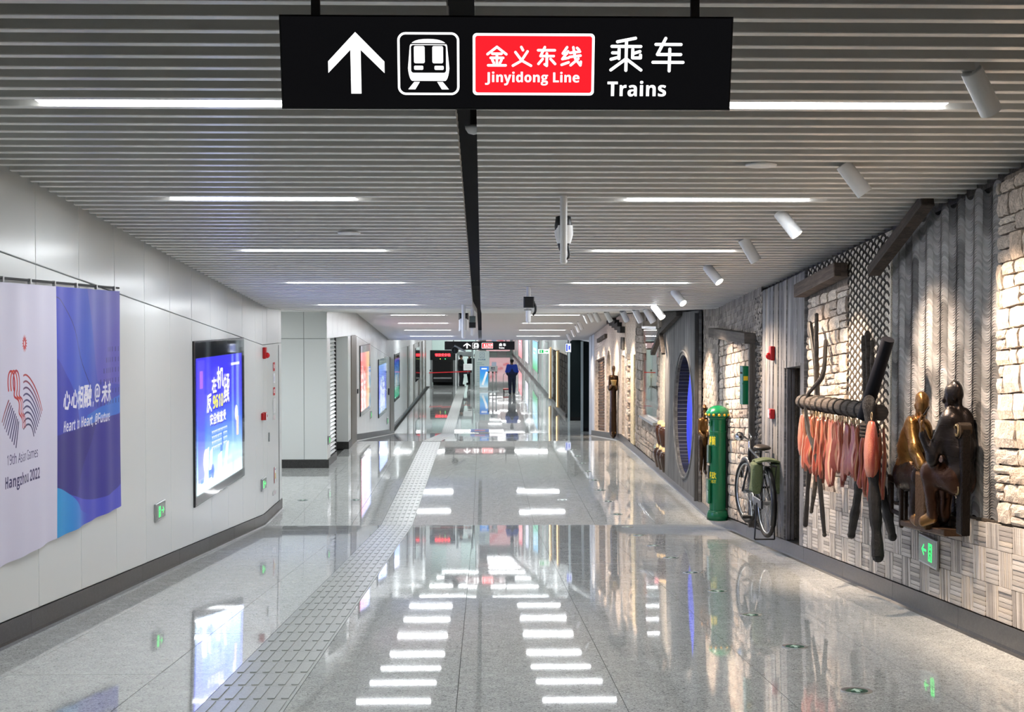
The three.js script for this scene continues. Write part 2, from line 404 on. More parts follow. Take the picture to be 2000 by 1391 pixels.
{
  let t = stonePanel('stone_panel', 6.1, 7.78, 0.74, 2.78, [0.09, 0.17], [0.15, 0.32], STONE, RIGHT, 'warm rough stone wall at the right edge, next to the stacked roof tiles');
  slab(t, 6.0, 7.74, 0.7, 2.81, 3.245, 3.105, mortar);
  t = stonePanel('stone_panel', 11.02, 12.34, 0.72, 2.52, [0.08, 0.16], [0.18, 0.38], STONE, RIGHT, 'pale stone wall strip behind the rack of cured meat, under a short beam');
  slab(t, 11.0, 12.36, 0.7, 2.62, 3.245, 3.105, mortar);
  beam(t, 10.98, 2.64, 12.4, 2.6, 0.12, 0.12, 3.02, mapTinted(0x6f6259, woodH, 0.8), 'lintel');
  t = stonePanel('stone_panel', 14.74, 16.95, 0.155, 2.42, [0.1, 0.17], [0.13, 0.27], STONE, RIGHT, 'pale stone wall under a wooden lintel, behind the post box and bicycle');
  slab(t, 14.72, 17.0, 0.15, 2.5, 3.245, 3.105, mortar);
  beam(t, 14.7, 2.3, 17.05, 2.53, 0.12, 0.14, 3.02, mapTinted(0x6b655f, woodH, 0.8), 'lintel');
  upright(t, 14.72, 0.16, 2.24, 0.07, 0.1, 3.06, mapTinted(0x6b655f, woodGrain, 0.8));
  t = stonePanel('stone_panel', 22.75, 26.35, 0.155, 2.8, [0.13, 0.21], [0.17, 0.34], STONE_COOL, RIGHT, 'grey stone wall round the glass display window, left of the round gate', (d, m, w, h) => d + w > 23.12 && d - w < 25.1 && m + h > 0.84 && m - h < 2.56);
  const c = t.position, e = (d, v) => [d + c.z, v - c.y];
  part(t, 'backing', sideGeo([e(22.72, 0.15), e(26.4, 0.15), e(26.4, 2.84), e(22.72, 2.84)], 0.13, 1, 0, [[e(23.08, 0.87), e(25.14, 0.87), e(25.14, 2.55), e(23.08, 2.55)]]), mortar, V(0.16, 0, 0));
}
// ---- stacked roof tiles in columns, alternately hollow and bulging
{
  const t = panelBase('roof_tile_panel', 8.8, 'tall panel of grey curved roof tiles stacked in vertical columns, behind the seated bronze figures');
  slab(t, 7.76, 9.9, 0.72, 2.81, 3.245, 3.15, mapTinted(0x4b4948, mottle, 0.95));
  const N = 14, d0 = 7.78, w = (9.86 - d0) / N, mat = new THREE.MeshStandardMaterial({ vertexColors: true, roughness: 0.85 });
  for (let c = 0; c < N; c++) {
    const dc = d0 + (c + 0.5) * w, bulge = c % 2 === 0 ? 1 : -1, r = w * 0.52, pos = [], col = [], SEG = 9, step = 0.017;
    let v = 0.735, dark = 0.2, aim = 0.2, run = 0;
    while (v < 2.77) {
      if (run-- <= 0) { run = Math.floor(rr(3, 22)); aim = rnd() < 0.26 ? rr(0.06, 0.1) : rr(0.17, 0.27); }
      dark += (aim - dark) * 0.4; const tint = dark * rr(0.76, 1.2), red = 1 + rr(-0.015, 0.05), lip = rr(0.003, 0.005), h = step * rr(0.85, 1.15);
      const P = (k, top) => {                                    // k runs across the tile; the tile leans, so its lower edge is an arc
        const a = -1.35 + 2.7 * k / SEG, cs = Math.cos(a), out = bulge > 0 ? 0.011 * cs : 0.006 * (1 - cs), z = r * Math.sin(a) / Math.sin(1.35) * 0.975;
        const droop = bulge * 0.052 * cs - bulge * 0.026;
        return [-(out + (top ? 0 : lip)) + 0.0, v + droop + (top ? h + 0.004 : 0), z * 1.0];
      };
      for (let k = 0; k < SEG; k++) {
        const a = P(k, false), b = P(k + 1, false), a1 = P(k, true), b1 = P(k + 1, true);
        const ai = [a[0] + lip + 0.004, a[1], a[2]], bi = [b[0] + lip + 0.004, b[1], b[2]];
        for (const q of [a, b1, b, a, a1, b1, ai, b, bi, ai, a, b]) { pos.push(...q); }
        for (let i = 0; i < 12; i++) { col.push(tint * red, tint, tint * 0.985); }
      }
      v += h;
    }
    const g = new THREE.BufferGeometry();
    g.setAttribute('position', new THREE.Float32BufferAttribute(pos, 3)); g.setAttribute('color', new THREE.Float32BufferAttribute(col, 3));
    g.setAttribute('uv', new THREE.Float32BufferAttribute(pos.flatMap((_, i) => i % 3 ? [] : [pos[i + 2] * 2, pos[i + 1] * 2]), 2));
    g.computeVertexNormals();
    part(t, 'tile_column', g, mat, W(RIGHT + 0.035, 0, dc).sub(t.position));
  }
  beam(t, 8.72, 2.84, 9.93, 2.5, 0.075, 0.09, 2.98, mapTinted(0x4d433b, woodH, 0.8), 'rafter');
}
// ---- openwork tile screen: cream slabs, with dark arcs painted as the shaded gaps
{
  const t = panelBase('tile_screen', 10.4, 'openwork screen of cream tiles with dark arcs painted as shaded gaps, right of the stone strip');
  slab(t, 9.88, 11.0, 0.9, 2.81, 3.245, 3.1, mapTinted(0xefe7d8, mottle, 0.9));
  slab(t, 11.0, 12.42, 2.6, 2.81, 3.245, 3.1, mapTinted(0xefe7d8, mottle, 0.9));
  const w = 0.166, row = 0.0345, arc = (() => {
    const s = new THREE.Shape(), R = 0.095, r0 = 0.073, a = 1.0;
    s.absarc(0, -R * Math.cos(a), R, Math.PI / 2 - a, Math.PI / 2 + a, false);
    s.absarc(0, -R * Math.cos(a), r0, Math.PI / 2 + a, Math.PI / 2 - a, true);
    const g = new THREE.ExtrudeGeometry(s, { depth: 0.024, bevelEnabled: false, curveSegments: 4 });
    return g.rotateY(-Math.PI / 2);
  })();
  const mats = [0x4a423a, 0x3d362f, 0x544b42, 0x352f29].map(c => mapTinted(c, mottle, 0.9, 0.003));  // dark browns put the shade of the gaps between pale tiles into colour
  let n = 0; const rest = [];
  for (let i = 0, v = 0.94; v < 2.79; v += row, i++) for (let d = 9.9 + (i % 2) * w / 2 + w / 2; d < 12.4; d += w) {
    if (d > 10.98 && v < 2.68) continue;
    const p = W(RIGHT + 0.04, v, d).sub(t.position);
    if (n++ < 298) part(t, 'gap_shade_arc', arc, mats[Math.floor(rnd() * 4)], p, [-slopeAt(d), 0, 0]); else rest.push(arc.clone().translate(p.x, p.y, p.z));
  }
  if (rest.length) tag(part(t, 'upper_gap_shade_arcs', merge(rest), mats[1]), null, null, null, 'stuff');
}
// ---- woven split bamboo along the foot of the wall
{
  const t = panelBase('woven_bamboo_panel', 9.2, 'low panel of bleached split bamboo woven in squares along the foot of the wall');
  slab(t, 6.0, 12.48, 0.15, 0.75, 3.245, 3.1, mapTinted(0x4f463d, mottle, 0.95));
  slab(t, 9.9, 10.98, 0.74, 0.93, 3.245, 3.1, mapTinted(0x4f463d, mottle, 0.95));
  const mats = [0xe4e0d9, 0xdad6cf, 0xeeeae4, 0xcfcac3, 0xb9b5b0, 0xe2dacd].map(c => mapTinted(c, woodGrain, 0.7, 0.003)), matsH = mats.map(m => { const q = m.clone(); q.map = woodH; return q; });
  const cw = 0.2, ch = 0.212, k = 7, items = [];
  const gh = chamfer(0.02, ch / k - 0.003, cw - 0.004, 0.003), gv = chamfer(0.02, ch - 0.004, cw / k - 0.003, 0.003);
  for (let i = 0, d = 6.1; d < 12.4; d += cw, i++) for (let j = 0, v = 0.155; v < 0.93; v += ch, j++) {
    const top = d > 9.85 && d < 10.95 ? 0.93 : 0.735; if (v + 0.05 > top) continue;
    const hgt = Math.min(ch, top - v), across = (i + j) % 2;
    for (let q = 0; q < k; q++) {
      if (across) { const y = v + (q + 0.5) * ch / k; if (y > top) continue; items.push([d + cw / 2, y, gh, matsH[Math.floor(rnd() * 6)], 1]); }
      else items.push([d + (q + 0.5) * cw / k, v + hgt / 2, gv, mats[Math.floor(rnd() * 6)], hgt / ch]);
    }
  }
  const rest = []; let n = 0;
  for (const [d, v, g, m, s] of items) {
    const p = W(RIGHT + 0.01 - rr(0, 0.006), v, d).sub(t.position);
    if (n++ < 300) { const o = part(t, 'bamboo_strip', g, m, p, [-slopeAt(d), 0, 0]); o.scale.y = s; }
    else { const q = g.clone().scale(1, s, 1).rotateX(-slopeAt(d)).translate(p.x, p.y, p.z), tint = Math.floor(rnd() * 3); (rest[(g === gh ? 3 : 0) + tint] ??= []).push(q); }
  }
  rest.forEach((r, i) => tag(part(t, 'far_bamboo_strips', merge(r), i < 3 ? mats[i * 2] : matsH[(i - 3) * 2]), null, null, null, 'stuff'));
}
// ---- weathered plank wall with a narrow doorway
{
  const t = panelBase('plank_panel', 13.5, 'weathered grey vertical plank wall with a narrow dark doorway, beside the bicycle');
  const mats = [0xa9a8a8, 0x98989a, 0xb5b2ae, 0x8d8f92, 0xa29f99].map(c => mapTinted(c, woodGrain, 0.85, 0.0028));
  for (let d = 12.44; d < 14.3; ) {
    const w = rr(0.1, 0.16), e = Math.min(d + w, 14.32), top = 2.8, inDoor = e > 12.6 && d < 13.18;
    if (inDoor) { slab(t, d + 0.002, e - 0.002, 1.9, top, 3.11, 3.08 - rr(0, 0.012), mats[Math.floor(rnd() * 5)], 'plank', 0.004); }
    else slab(t, d + 0.002, e - 0.002, 0.15, top, 3.11, 3.08 - rr(0, 0.012), mats[Math.floor(rnd() * 5)], 'plank', 0.004);
    d = e;
  }
  slab(t, 13.4, 14.32, 0.15, 2.8, 3.245, 3.115, M.concrete); slab(t, 12.42, 12.57, 0.15, 2.8, 3.245, 3.115, M.concrete); slab(t, 12.57, 13.2, 1.9, 2.8, 3.245, 3.115, M.concrete);
  // doorway lining and the dark room behind it
  const lining = mapTinted(0x77757a, woodGrain, 0.8);
  upright(t, 13.185, 0.15, 1.9, 0.03, 0.045, 3.105, lining, 'jamb'); upright(t, 13.2, 0.15, 1.9, 0.02, 0.03, 3.155, lining, 'jamb'); upright(t, 12.585, 0.15, 1.9, 0.03, 0.1, 3.13, lining, 'jamb');
  const dk = [];
  const g0 = (w, h, l, x, v, d) => dk.push(new THREE.BoxGeometry(w, h, l).translate(x - t.position.x, fy(d) + v - t.position.y, -d - t.position.z));
  g0(0.05, 2.6, 2.3, 5.5, 1.1, 13.3); g0(2.1, 2.6, 0.05, 4.45, 1.1, 14.4); g0(2.1, 2.6, 0.05, 4.45, 1.1, 12.3); g0(2.1, 0.05, 2.2, 4.45, 2.3, 13.35); g0(2.1, 0.05, 2.2, 4.45, -0.05, 13.35);
  part(t, 'store_room', merge(dk), M.concrete);
}
// ---- fish-scale tiles and pebble strip round the pale stones
{
  const t = panelBase('scale_tile_panel', 17.5, 'grey panel of small fish-scale tiles above and left of the wooden lintel');
  slab(t, 16.98, 18.22, 0.15, 2.81, 3.245, 3.09, mapTinted(0x9c948c, mottle, 0.9)); slab(t, 14.32, 16.98, 2.5, 2.81, 3.245, 3.09, mapTinted(0x9c948c, mottle, 0.9));
  const sc = (() => { const s = new THREE.Shape(); s.absarc(0, 0, 0.048, Math.PI, 2 * Math.PI); s.lineTo(0.048, 0.06); s.lineTo(-0.048, 0.06); s.closePath();
    const g = new THREE.ExtrudeGeometry(s, { depth: 0.007, bevelEnabled: false, curveSegments: 6 }); g.rotateX(-0.07); return g.rotateY(-Math.PI / 2); })();
  const gs = [[], [], []];
  for (let i = 0, v = 0.75; v < 2.82; v += 0.062, i++) for (let d = 14.4 + (i % 2) * 0.05; d < 18.18; d += 0.1) {
    if (d < 17.05 && v < 2.54 - (17 - d) * 0.09 + 0.03) continue;
    gs[Math.floor(rnd() * 3)].push(sc.clone().translate(3.085 - t.position.x - rr(0, 0.004), fy(d) + v - t.position.y, -d - t.position.z));
  }
  gs.forEach((g, i) => tag(part(t, 'scale_tiles', merge(g), mapTinted([0xaaa29a, 0x958e87, 0xbbb2a8][i], mottle, 0.88, 0.004)), null, null, null, 'stuff'));
  const q = panelBase('pebble_strip', 14.5, 'upright strip of dark pebbles set in mortar between lintel and planks');
  slab(q, 14.33, 14.7, 0.15, 2.81, 3.245, 3.09, mapTinted(0x8f8982, mottle, 0.95));
  const pb = new THREE.IcosahedronGeometry(0.026, 1), ps = [[], []];
  for (let v = 0.2; v < 2.8; v += 0.058) for (let d = 14.36; d < 14.69; d += 0.062) ps[Math.floor(rnd() * 2)].push(pb.clone().scale(0.6, rr(0.7, 1), rr(0.7, 1.1)).translate(3.085 - q.position.x, fy(d) + v + rr(-0.012, 0.012) - q.position.y, -d - q.position.z + rr(-0.012, 0.012)));
  ps.forEach((g, i) => tag(part(q, 'pebbles', merge(g), mapTinted([0x3f3c3a, 0x8a847d][i], mottle, 0.7, 0.003)), null, null, null, 'stuff'));
  slab(t, 17.0, 18.2, 0.15, 0.74, 3.12, 3.07, mapTinted(0xb5ab9f, mottle, 0.9), 'lower_board');
}
// ---- round gate in a grey board wall
{
  const t = panelBase('round_gate_panel', 19.7, 'grey wooden board wall with a round moon gate showing blue inside');
  const c = t.position, D = 19.6, Y = 1.28, R = 0.9, ring = (r, n = 48) => Array.from({ length: n }, (_, i) => [D + c.z + r * Math.cos(i / n * 2 * Math.PI), Y - c.y + r * Math.sin(i / n * 2 * Math.PI)]);
  const out = [[18.22, 0.15], [21.6, 0.15], [21.6, 2.48], [19.75, 2.82], [18.22, 2.84]].map(p => [p[0] + c.z, p[1] - c.y]);
  part(t, 'board', sideGeo(out, 0.04, 1, 0.004, [ring(R)]), mapTinted(0x7d7f80, woodGrain, 0.85, 0.004), V(-0.02, 0, 0));
  const rim = new THREE.TorusGeometry(R + 0.06, 0.022, 8, 64); rim.scale(1, 1, 0.7); rim.rotateY(Math.PI / 2);
  part(t, 'rim', rim, mapTinted(0x8c8f90, woodGrain, 0.8, 0.003), V(-0.065, Y - c.y, -D - c.z));
  upright(t, 18.24, 0.16, 2.8, 0.05, 0.05, 2.99, mapTinted(0x4a4c4d, woodGrain, 0.8), 'batten');
  const brick = chamfer(0.3, 0.01, 0.06, 0.0), n = 88, blue = [0x121a3c, 0x161f46, 0x0f1634].map(k => std(k, 0.7));
  for (let i = 0; i < n; i++) {
    const a = i / n * 2 * Math.PI, l = 2 * Math.PI * R / n, g = chamfer(0.22, 0.03, l - 0.007, 0.002);
    part(t, 'gate_brick', g, blue[i % 3], V(0.06, Y - c.y + (R + 0.016) * Math.sin(a), -D - c.z - (R + 0.016) * Math.cos(a)), [a - Math.PI / 2, 0, 0]);
  }
  const joint = new THREE.CylinderGeometry(R + 0.008, R + 0.008, 0.22, 64, 1, true); joint.rotateZ(Math.PI / 2);
  part(t, 'mortar_ring', joint, std(0xaeb4c6, 0.8, { side: THREE.DoubleSide }), V(0.08, Y - c.y, -D - c.z));
  const back = new THREE.CylinderGeometry(R + 0.03, R + 0.03, 0.03, 48); back.rotateZ(Math.PI / 2);
  part(t, 'back_board', back, std(0x10162e, 0.8), V(0.2, Y - c.y, -D - c.z));
  beam(t, 19.7, 2.8, 21.64, 2.5, 0.07, 0.08, 2.96, mapTinted(0x4e4b49, woodH, 0.8), 'rafter');
  beam(t, 21.55, 2.55, 22.72, 2.12, 0.07, 0.08, 2.96, mapTinted(0x4e4b49, woodH, 0.8), 'rafter');
  beam(t, 21.7, 2.55, 21.3, 2.15, 0.05, 0.06, 2.95, mapTinted(0x4e4b49, woodH, 0.8), 'brace');
  // blue dyed cloth hanging in the gate: an apron-like sheet in folds
  const cl = new THREE.PlaneGeometry(1.0, 1.5, 40, 12), p = cl.attributes.position;
  for (let i = 0; i < p.count; i++) { const x = p.getX(i), y = p.getY(i); p.setXYZ(i, x * (1 - 0.25 * Math.max(0, y - 0.3) / 0.45 - 0.3 * Math.max(0, -y - 0.35) / 0.4), y, 0.03 * Math.sin(x * 21 + y * 2) + 0.015 * Math.sin(x * 47 + 1) + 0.025); }
  cl.computeVertexNormals(); cl.rotateY(-Math.PI / 2);
  single('dyed_cloth', cl, std(0x2b3fd6, 0.75, { side: THREE.DoubleSide }), V(RIGHT + 0.09, 1.27, -19.35), 'bright blue dyed cloth hanging in folds inside the round gate', 'cloth');
}
// ---- plaster strip, scale tiles and window bay left of the gate
{
  const t = panelBase('plaster_strip', 22.1, 'bright cream plaster strip under the rafters, above the glazed jars');
  slab(t, 21.6, 22.76, 0.15, 2.15, 3.245, 3.09, mapTinted(0xe2d8c8, mottle, 0.92, 0.01));
  slab(t, 20.0, 22.76, 2.1, 2.84, 3.32, 3.12, mapTinted(0x5a5754, mottle, 0.92, 0.01), 'tiled_gable');
}
// ---- far part of the right wall, on the second ramp
{
  const pale = mapTinted(0xd9cdc0, mottle, 0.92, 0.006);
  let t = panelBase('plaster_panel', 28, 'pale plaster wall with stone quoins between the stone wall and the dark niche');
  slab(t, 26.4, 28.3, 0.15, 2.83, 3.245, 3.1, pale);
  slab(t, 26.45, 27.0, 0.16, 2.0, 3.12, 3.06, mapTinted(0xe6d8b6, mottle, 0.9), 'pale_pilaster');
  for (let v = 0.18, i = 0; v < 1.9; v += 0.13, i++) { const s = part(t, 'quoin', chunks[i % 7], STONE[i % 6], W(3.08, v + 0.06, 27.5 + (i % 2) * 0.2).sub(t.position)); s.scale.set(0.08, 0.11, 0.4); }
  t = panelBase('niche_panel', 32, 'pale plaster wall with arched window, narrow dark niche and brick lattice, beyond the standing statue');
  const c = t.position, e = (d, v) => [d + c.z, fy(d) + v - c.y];
  const arch = []; for (let i = 0; i <= 12; i++) { const a = Math.PI * i / 12; arch.push(e(32.05 + 0.5 * Math.cos(a), 1.75 + 0.42 * Math.sin(a))); }
  part(t, 'plaster', sideGeo([e(28.3, 0.15), e(LANDING_END, 0.15), e(36.2, 0.15), e(36.2, 2.83), e(LANDING_END, 2.83), e(28.3, 2.83)], 0.12, 1, 0,
    [[e(28.4, 0.16), e(28.98, 0.16), e(28.98, 1.92), e(28.4, 1.92)], [...arch, e(31.55, 1.45), e(32.55, 1.45)], [e(31.6, 0.16), e(32.6, 0.16), e(32.6, 1.3), e(31.6, 1.3)], [e(33.1, 0.16), e(35.85, 0.16), e(35.85, 2.08), e(33.1, 2.08)]]), pale, V(0.13, 0, 0));
  slab(t, 28.35, 36.0, 0.15, 2.83, 3.247, 3.22, mapTinted(0x3c3833, mottle, 0.8), 'dark_backing');
  for (let k = 0; k < 7; k++) slab(t, 28.4, 28.98, 0.2 + k * 0.25, 0.43 + k * 0.25, 3.22, 3.19, mapTinted(0x4a463f, mottle, 0.6), 'dark_tile');
  for (let k = 0; k < 5; k++) slab(t, 31.6, 32.6, 0.2 + k * 0.22, 0.4 + k * 0.22, 3.22, 3.19, mapTinted(0x4a463f, mottle, 0.6), 'dark_tile');
  slab(t, 33.08, 35.88, 0.15, 2.1, 3.225, 3.19, mapTinted(0xd8cbb8, mottle, 0.9), 'mortar');
  const bm = [0x5a4636, 0x4c3b2e, 0x684f3b].map(k => mapTinted(k, mottle, 0.9, 0.004));
  for (let i = 0; i < 26; i++) { const v = 0.17 + i * 0.074, off = i % 2 ? 0.35 : 0; for (let d = 33.1 - off; d < 35.85; d += 1.36) { const a = Math.max(d, 33.1), b = Math.min(d + 1.28, 35.85); if (b - a > 0.12) slab(t, a, b, v, v + 0.052, 3.2, 3.17, bm[Math.floor(rnd() * 3)], 'brick', 0.002); } }
  for (let i = 0; i < 6; i++) { const v = 2.14 + i * 0.08, off = i % 2 ? 0.3 : 0; for (let d = 33.1 - off; d < 35.85; d += 0.7) { const a = Math.max(d, 33.1), b = Math.min(d + 0.68, 35.85); if (b - a > 0.1) slab(t, a, b, v, v + 0.07, 3.12, 3.085, pale, 'pale_brick', 0.004); } }
  slab(t, 32.4, 34.6, 2.5, 2.6, 3.12, 3.02, mapTinted(0x5a5047, woodH, 0.8), 'sill_beam');
  // stepped gable cap in dark tiles
  for (let k = 0; k < 5; k++) slab(t, 28.35 + k * 0.62, 29.0 + k * 0.62, 2.42 + k * 0.09, 2.56 + k * 0.09, 3.12, 2.98, mapTinted(0x2e2c2b, mottle, 0.8), 'cap_tile', 0.01);
  slab(t, 28.4, 29.0, 2.05, 2.32, 3.12, 3.06, mapTinted(0x37342f, mottle, 0.8), 'small_vent');
  t = panelBase('door_casing', 36.9, 'pale blue grey upright metal casing at the end of the decorated wall', 'casing');
  slab(t, 36.2, 36.85, 0.02, 2.83, 3.245, 3.08, std(0xb9c2cc, 0.35), 'casing_front'); slab(t, 36.87, 37.6, 0.02, 2.83, 3.245, 3.06, std(0xa9b2bd, 0.35), 'casing_edge');
}
// ------------------------------------------------------------------ spotlights aimed at the wall
function spot(d, dt, vt, label, power = SPOT_POWER, x = 2.06 + 0.009 * d, angle = 0.6, xt = RIGHT) {
  const top = W(x, HEIGHT, d), p = top.clone().add(V(0, -0.035, 0)), aim = W(xt, vt, dt).sub(p).normalize();
  const t = base('track_spotlight', top, label, 'spotlight', 'cylinder spotlights along the right wall');
  part(t, 'stem', new THREE.CylinderGeometry(0.018, 0.018, 0.09, 10).translate(0, 0.0, 0), M.white);
  const q = new THREE.Quaternion().setFromUnitVectors(V(0, -1, 0), aim);
  const place = m => { m.position.set(0, -0.035, 0); m.quaternion.copy(q); return m; };
  place(part(t, 'barrel', lathe([[0.001, 0.03], [0.04, 0.05], [0.046, 0.044], [0.0475, -0.165], [0.043, -0.165], [0.042, -0.135], [0.001, -0.129]], 28), M.white));
  place(part(t, 'lens', new THREE.CylinderGeometry(0.041, 0.041, 0.006, 24).translate(0, -0.142, 0), std(0xffffff, 0.4, { emissive: 0xfff0dc, emissiveIntensity: 12 })));
  const l = new THREE.SpotLight(SPOT_COLOR, power, 0, angle, 1, 2);
  const lp = V(0, -0.035, 0).addScaledVector(aim, 0.17);
  l.position.copy(lp); l.target.position.copy(lp.clone().addScaledVector(aim, 1)); l.shadow.radius = 1.6; t.add(l); t.add(l.target);
}
[[4.6, 5.2, 1.5, 26], [5.58, 6.2, 1.5, 34], [7.6, 7.45, 1.5, 36], [9.31, 8.75, 1.4, 36], [10.69, 10.75, 1.3, 40], [12.5, 11.6, 1.4, 36], [14.82, 13.5, 1.3, 36], [16.69, 15.7, 1.4, 40], [17.6, 17.75, 1.4, 34], [19.0, 19.6, 1.3, 22], [20.9, 22.0, 1.3, 40], [23.9, 24.4, 1.3, 30], [26.6, 27.0, 1.3, 30], [28.3, 28.6, 1.3, 30], [29.6, 30.3, 1.3, 34], [31.7, 32.0, 1.3, 26], [32.8, 33.6, 1.3, 28], [34.5, 35.0, 1.3, 26], [36.5, 36.7, 1.3, 20]].forEach(([d, dt, vt, pw], i) =>
  spot(d, dt, vt, i === 0 ? 'white cylinder spotlight above the right edge of the view' : 'white cylinder spotlight on the ceiling, ' + ORDINAL[i] + ' one along the right wall', pw * SPOT_POWER));
// ------------------------------------------------------------------ bodies: tapered capsules joined by a smooth minimum, meshed by surface nets
function netMesh(f, lo, hi, cell) {
  const n = [0, 1, 2].map(i => Math.ceil((hi[i] - lo[i]) / cell) + 1), [X, Y, Z] = n, val = new Float32Array(X * Y * Z), id = new Int32Array(X * Y * Z).fill(-1), pos = [], idx = [];
  for (let k = 0; k < Z; k++) for (let j = 0; j < Y; j++) for (let i = 0; i < X; i++) val[(k * Y + j) * X + i] = f(lo[0] + i * cell, lo[1] + j * cell, lo[2] + k * cell);
  const at = (i, j, k) => val[(k * Y + j) * X + i];
  for (let k = 0; k < Z - 1; k++) for (let j = 0; j < Y - 1; j++) for (let i = 0; i < X - 1; i++) {
    let m = 0, sx = 0, sy = 0, sz = 0;
    const v = (a, b, c) => at(i + a, j + b, k + c);
    const edge = (a, b, c, d, e, g) => { const p = v(a, b, c), q = v(d, e, g); if ((p < 0) !== (q < 0)) { const t = p / (p - q); m++; sx += a + (d - a) * t; sy += b + (e - b) * t; sz += c + (g - c) * t; } };
    edge(0, 0, 0, 1, 0, 0); edge(0, 1, 0, 1, 1, 0); edge(0, 0, 1, 1, 0, 1); edge(0, 1, 1, 1, 1, 1); edge(0, 0, 0, 0, 1, 0); edge(1, 0, 0, 1, 1, 0); edge(0, 0, 1, 0, 1, 1); edge(1, 0, 1, 1, 1, 1); edge(0, 0, 0, 0, 0, 1); edge(1, 0, 0, 1, 0, 1); edge(0, 1, 0, 0, 1, 1); edge(1, 1, 0, 1, 1, 1);
    if (m) { id[(k * Y + j) * X + i] = pos.length / 3; pos.push(lo[0] + (i + sx / m) * cell, lo[1] + (j + sy / m) * cell, lo[2] + (k + sz / m) * cell); }
  }
  const q = (a, b, c, d, flip) => flip ? idx.push(a, c, b, a, d, c) : idx.push(a, b, c, a, c, d), I = (i, j, k) => id[(k * Y + j) * X + i];
  for (let k = 1; k < Z - 1; k++) for (let j = 1; j < Y - 1; j++) for (let i = 1; i < X - 1; i++) {
    const p = at(i, j, k);
    if ((p < 0) !== (at(i + 1, j, k) < 0)) q(I(i, j - 1, k - 1), I(i, j, k - 1), I(i, j, k), I(i, j - 1, k), p >= 0);
    if ((p < 0) !== (at(i, j + 1, k) < 0)) q(I(i - 1, j, k - 1), I(i - 1, j, k), I(i, j, k), I(i, j, k - 1), p >= 0);
    if ((p < 0) !== (at(i, j, k + 1) < 0)) q(I(i - 1, j - 1, k), I(i, j - 1, k), I(i, j, k), I(i - 1, j, k), p >= 0);
  }
  const g = new THREE.BufferGeometry(); g.setAttribute('position', new THREE.Float32BufferAttribute(pos, 3)); g.setIndex(idx); g.computeVertexNormals();
  const uv = new Float32Array(pos.length / 3 * 2); for (let i = 0; i < uv.length / 2; i++) { uv[i * 2] = pos[i * 3] + pos[i * 3 + 2]; uv[i * 2 + 1] = pos[i * 3 + 1]; } g.setAttribute('uv', new THREE.BufferAttribute(uv, 2));
  return g;
}
// a limb: [ax, ay, az, bx, by, bz, ra, rb, colour]; an egg: { c, r, colour }; k blends them
function capDist(x, y, z, p) {
  const bx = p[3] - p[0], by = p[4] - p[1], bz = p[5] - p[2], px = x - p[0], py = y - p[1], pz = z - p[2], l = bx * bx + by * by + bz * bz || 1e-9;
  const t = Math.max(0, Math.min(1, (px * bx + py * by + pz * bz) / l)), dx = px - bx * t, dy = py - by * t, dz = pz - bz * t;
  return Math.sqrt(dx * dx + dy * dy + dz * dz) - (p[6] + (p[7] - p[6]) * t);
}
function eggDist(x, y, z, e) { const a = (x - e.c[0]) / e.r[0], b = (y - e.c[1]) / e.r[1], c = (z - e.c[2]) / e.r[2]; return (Math.sqrt(a * a + b * b + c * c) - 1) * Math.min(...e.r); }
function bodyMesh(prims, k, cell, palette, wrinkle = 0) {
  const lo = [1e9, 1e9, 1e9], hi = [-1e9, -1e9, -1e9];
  for (const p of prims) for (let i = 0; i < 3; i++) { const [a, b] = Array.isArray(p) ? [Math.min(p[i] - p[6], p[i + 3] - p[7]), Math.max(p[i] + p[6], p[i + 3] + p[7])] : [p.c[i] - p.r[i], p.c[i] + p.r[i]]; lo[i] = Math.min(lo[i], a - 0.03); hi[i] = Math.max(hi[i], b + 0.03); }
  const dist = (p, x, y, z) => Array.isArray(p) ? capDist(x, y, z, p) : eggDist(x, y, z, p);
  const f = (x, y, z) => {
    let d = 1e9;
    for (const p of prims) { const q = dist(p, x, y, z), kk = (Array.isArray(p) ? p[9] : p.k) ?? k, h = Math.max(kk - Math.abs(d - q), 0) / kk; d = Math.min(d, q) - h * h * kk * 0.25; }
    if (wrinkle && d < 0.05) d += wrinkle * Math.sin(x * 34 + y * 30 + Math.sin(z * 26 + x * 11) * 2.2) * Math.sin(y * 27 - x * 15 + 1.3 + Math.sin(x * 19) * 1.2);
    return d;
  };
  const g = netMesh(f, lo, hi, cell);
  return paint(g, v => { let best = 1e9, c = 0; for (const p of prims) { const q = dist(p, v.x, v.y, v.z); if (q < best) { best = q; c = Array.isArray(p) ? p[8] : p.colour; } } return palette[c]; });
}
const L = (a, b, ra, rb, c, k) => [...a, ...b, ra, rb, c, k];
const lin = hex => { const c = new THREE.Color(hex); return [c.r, c.g, c.b]; };
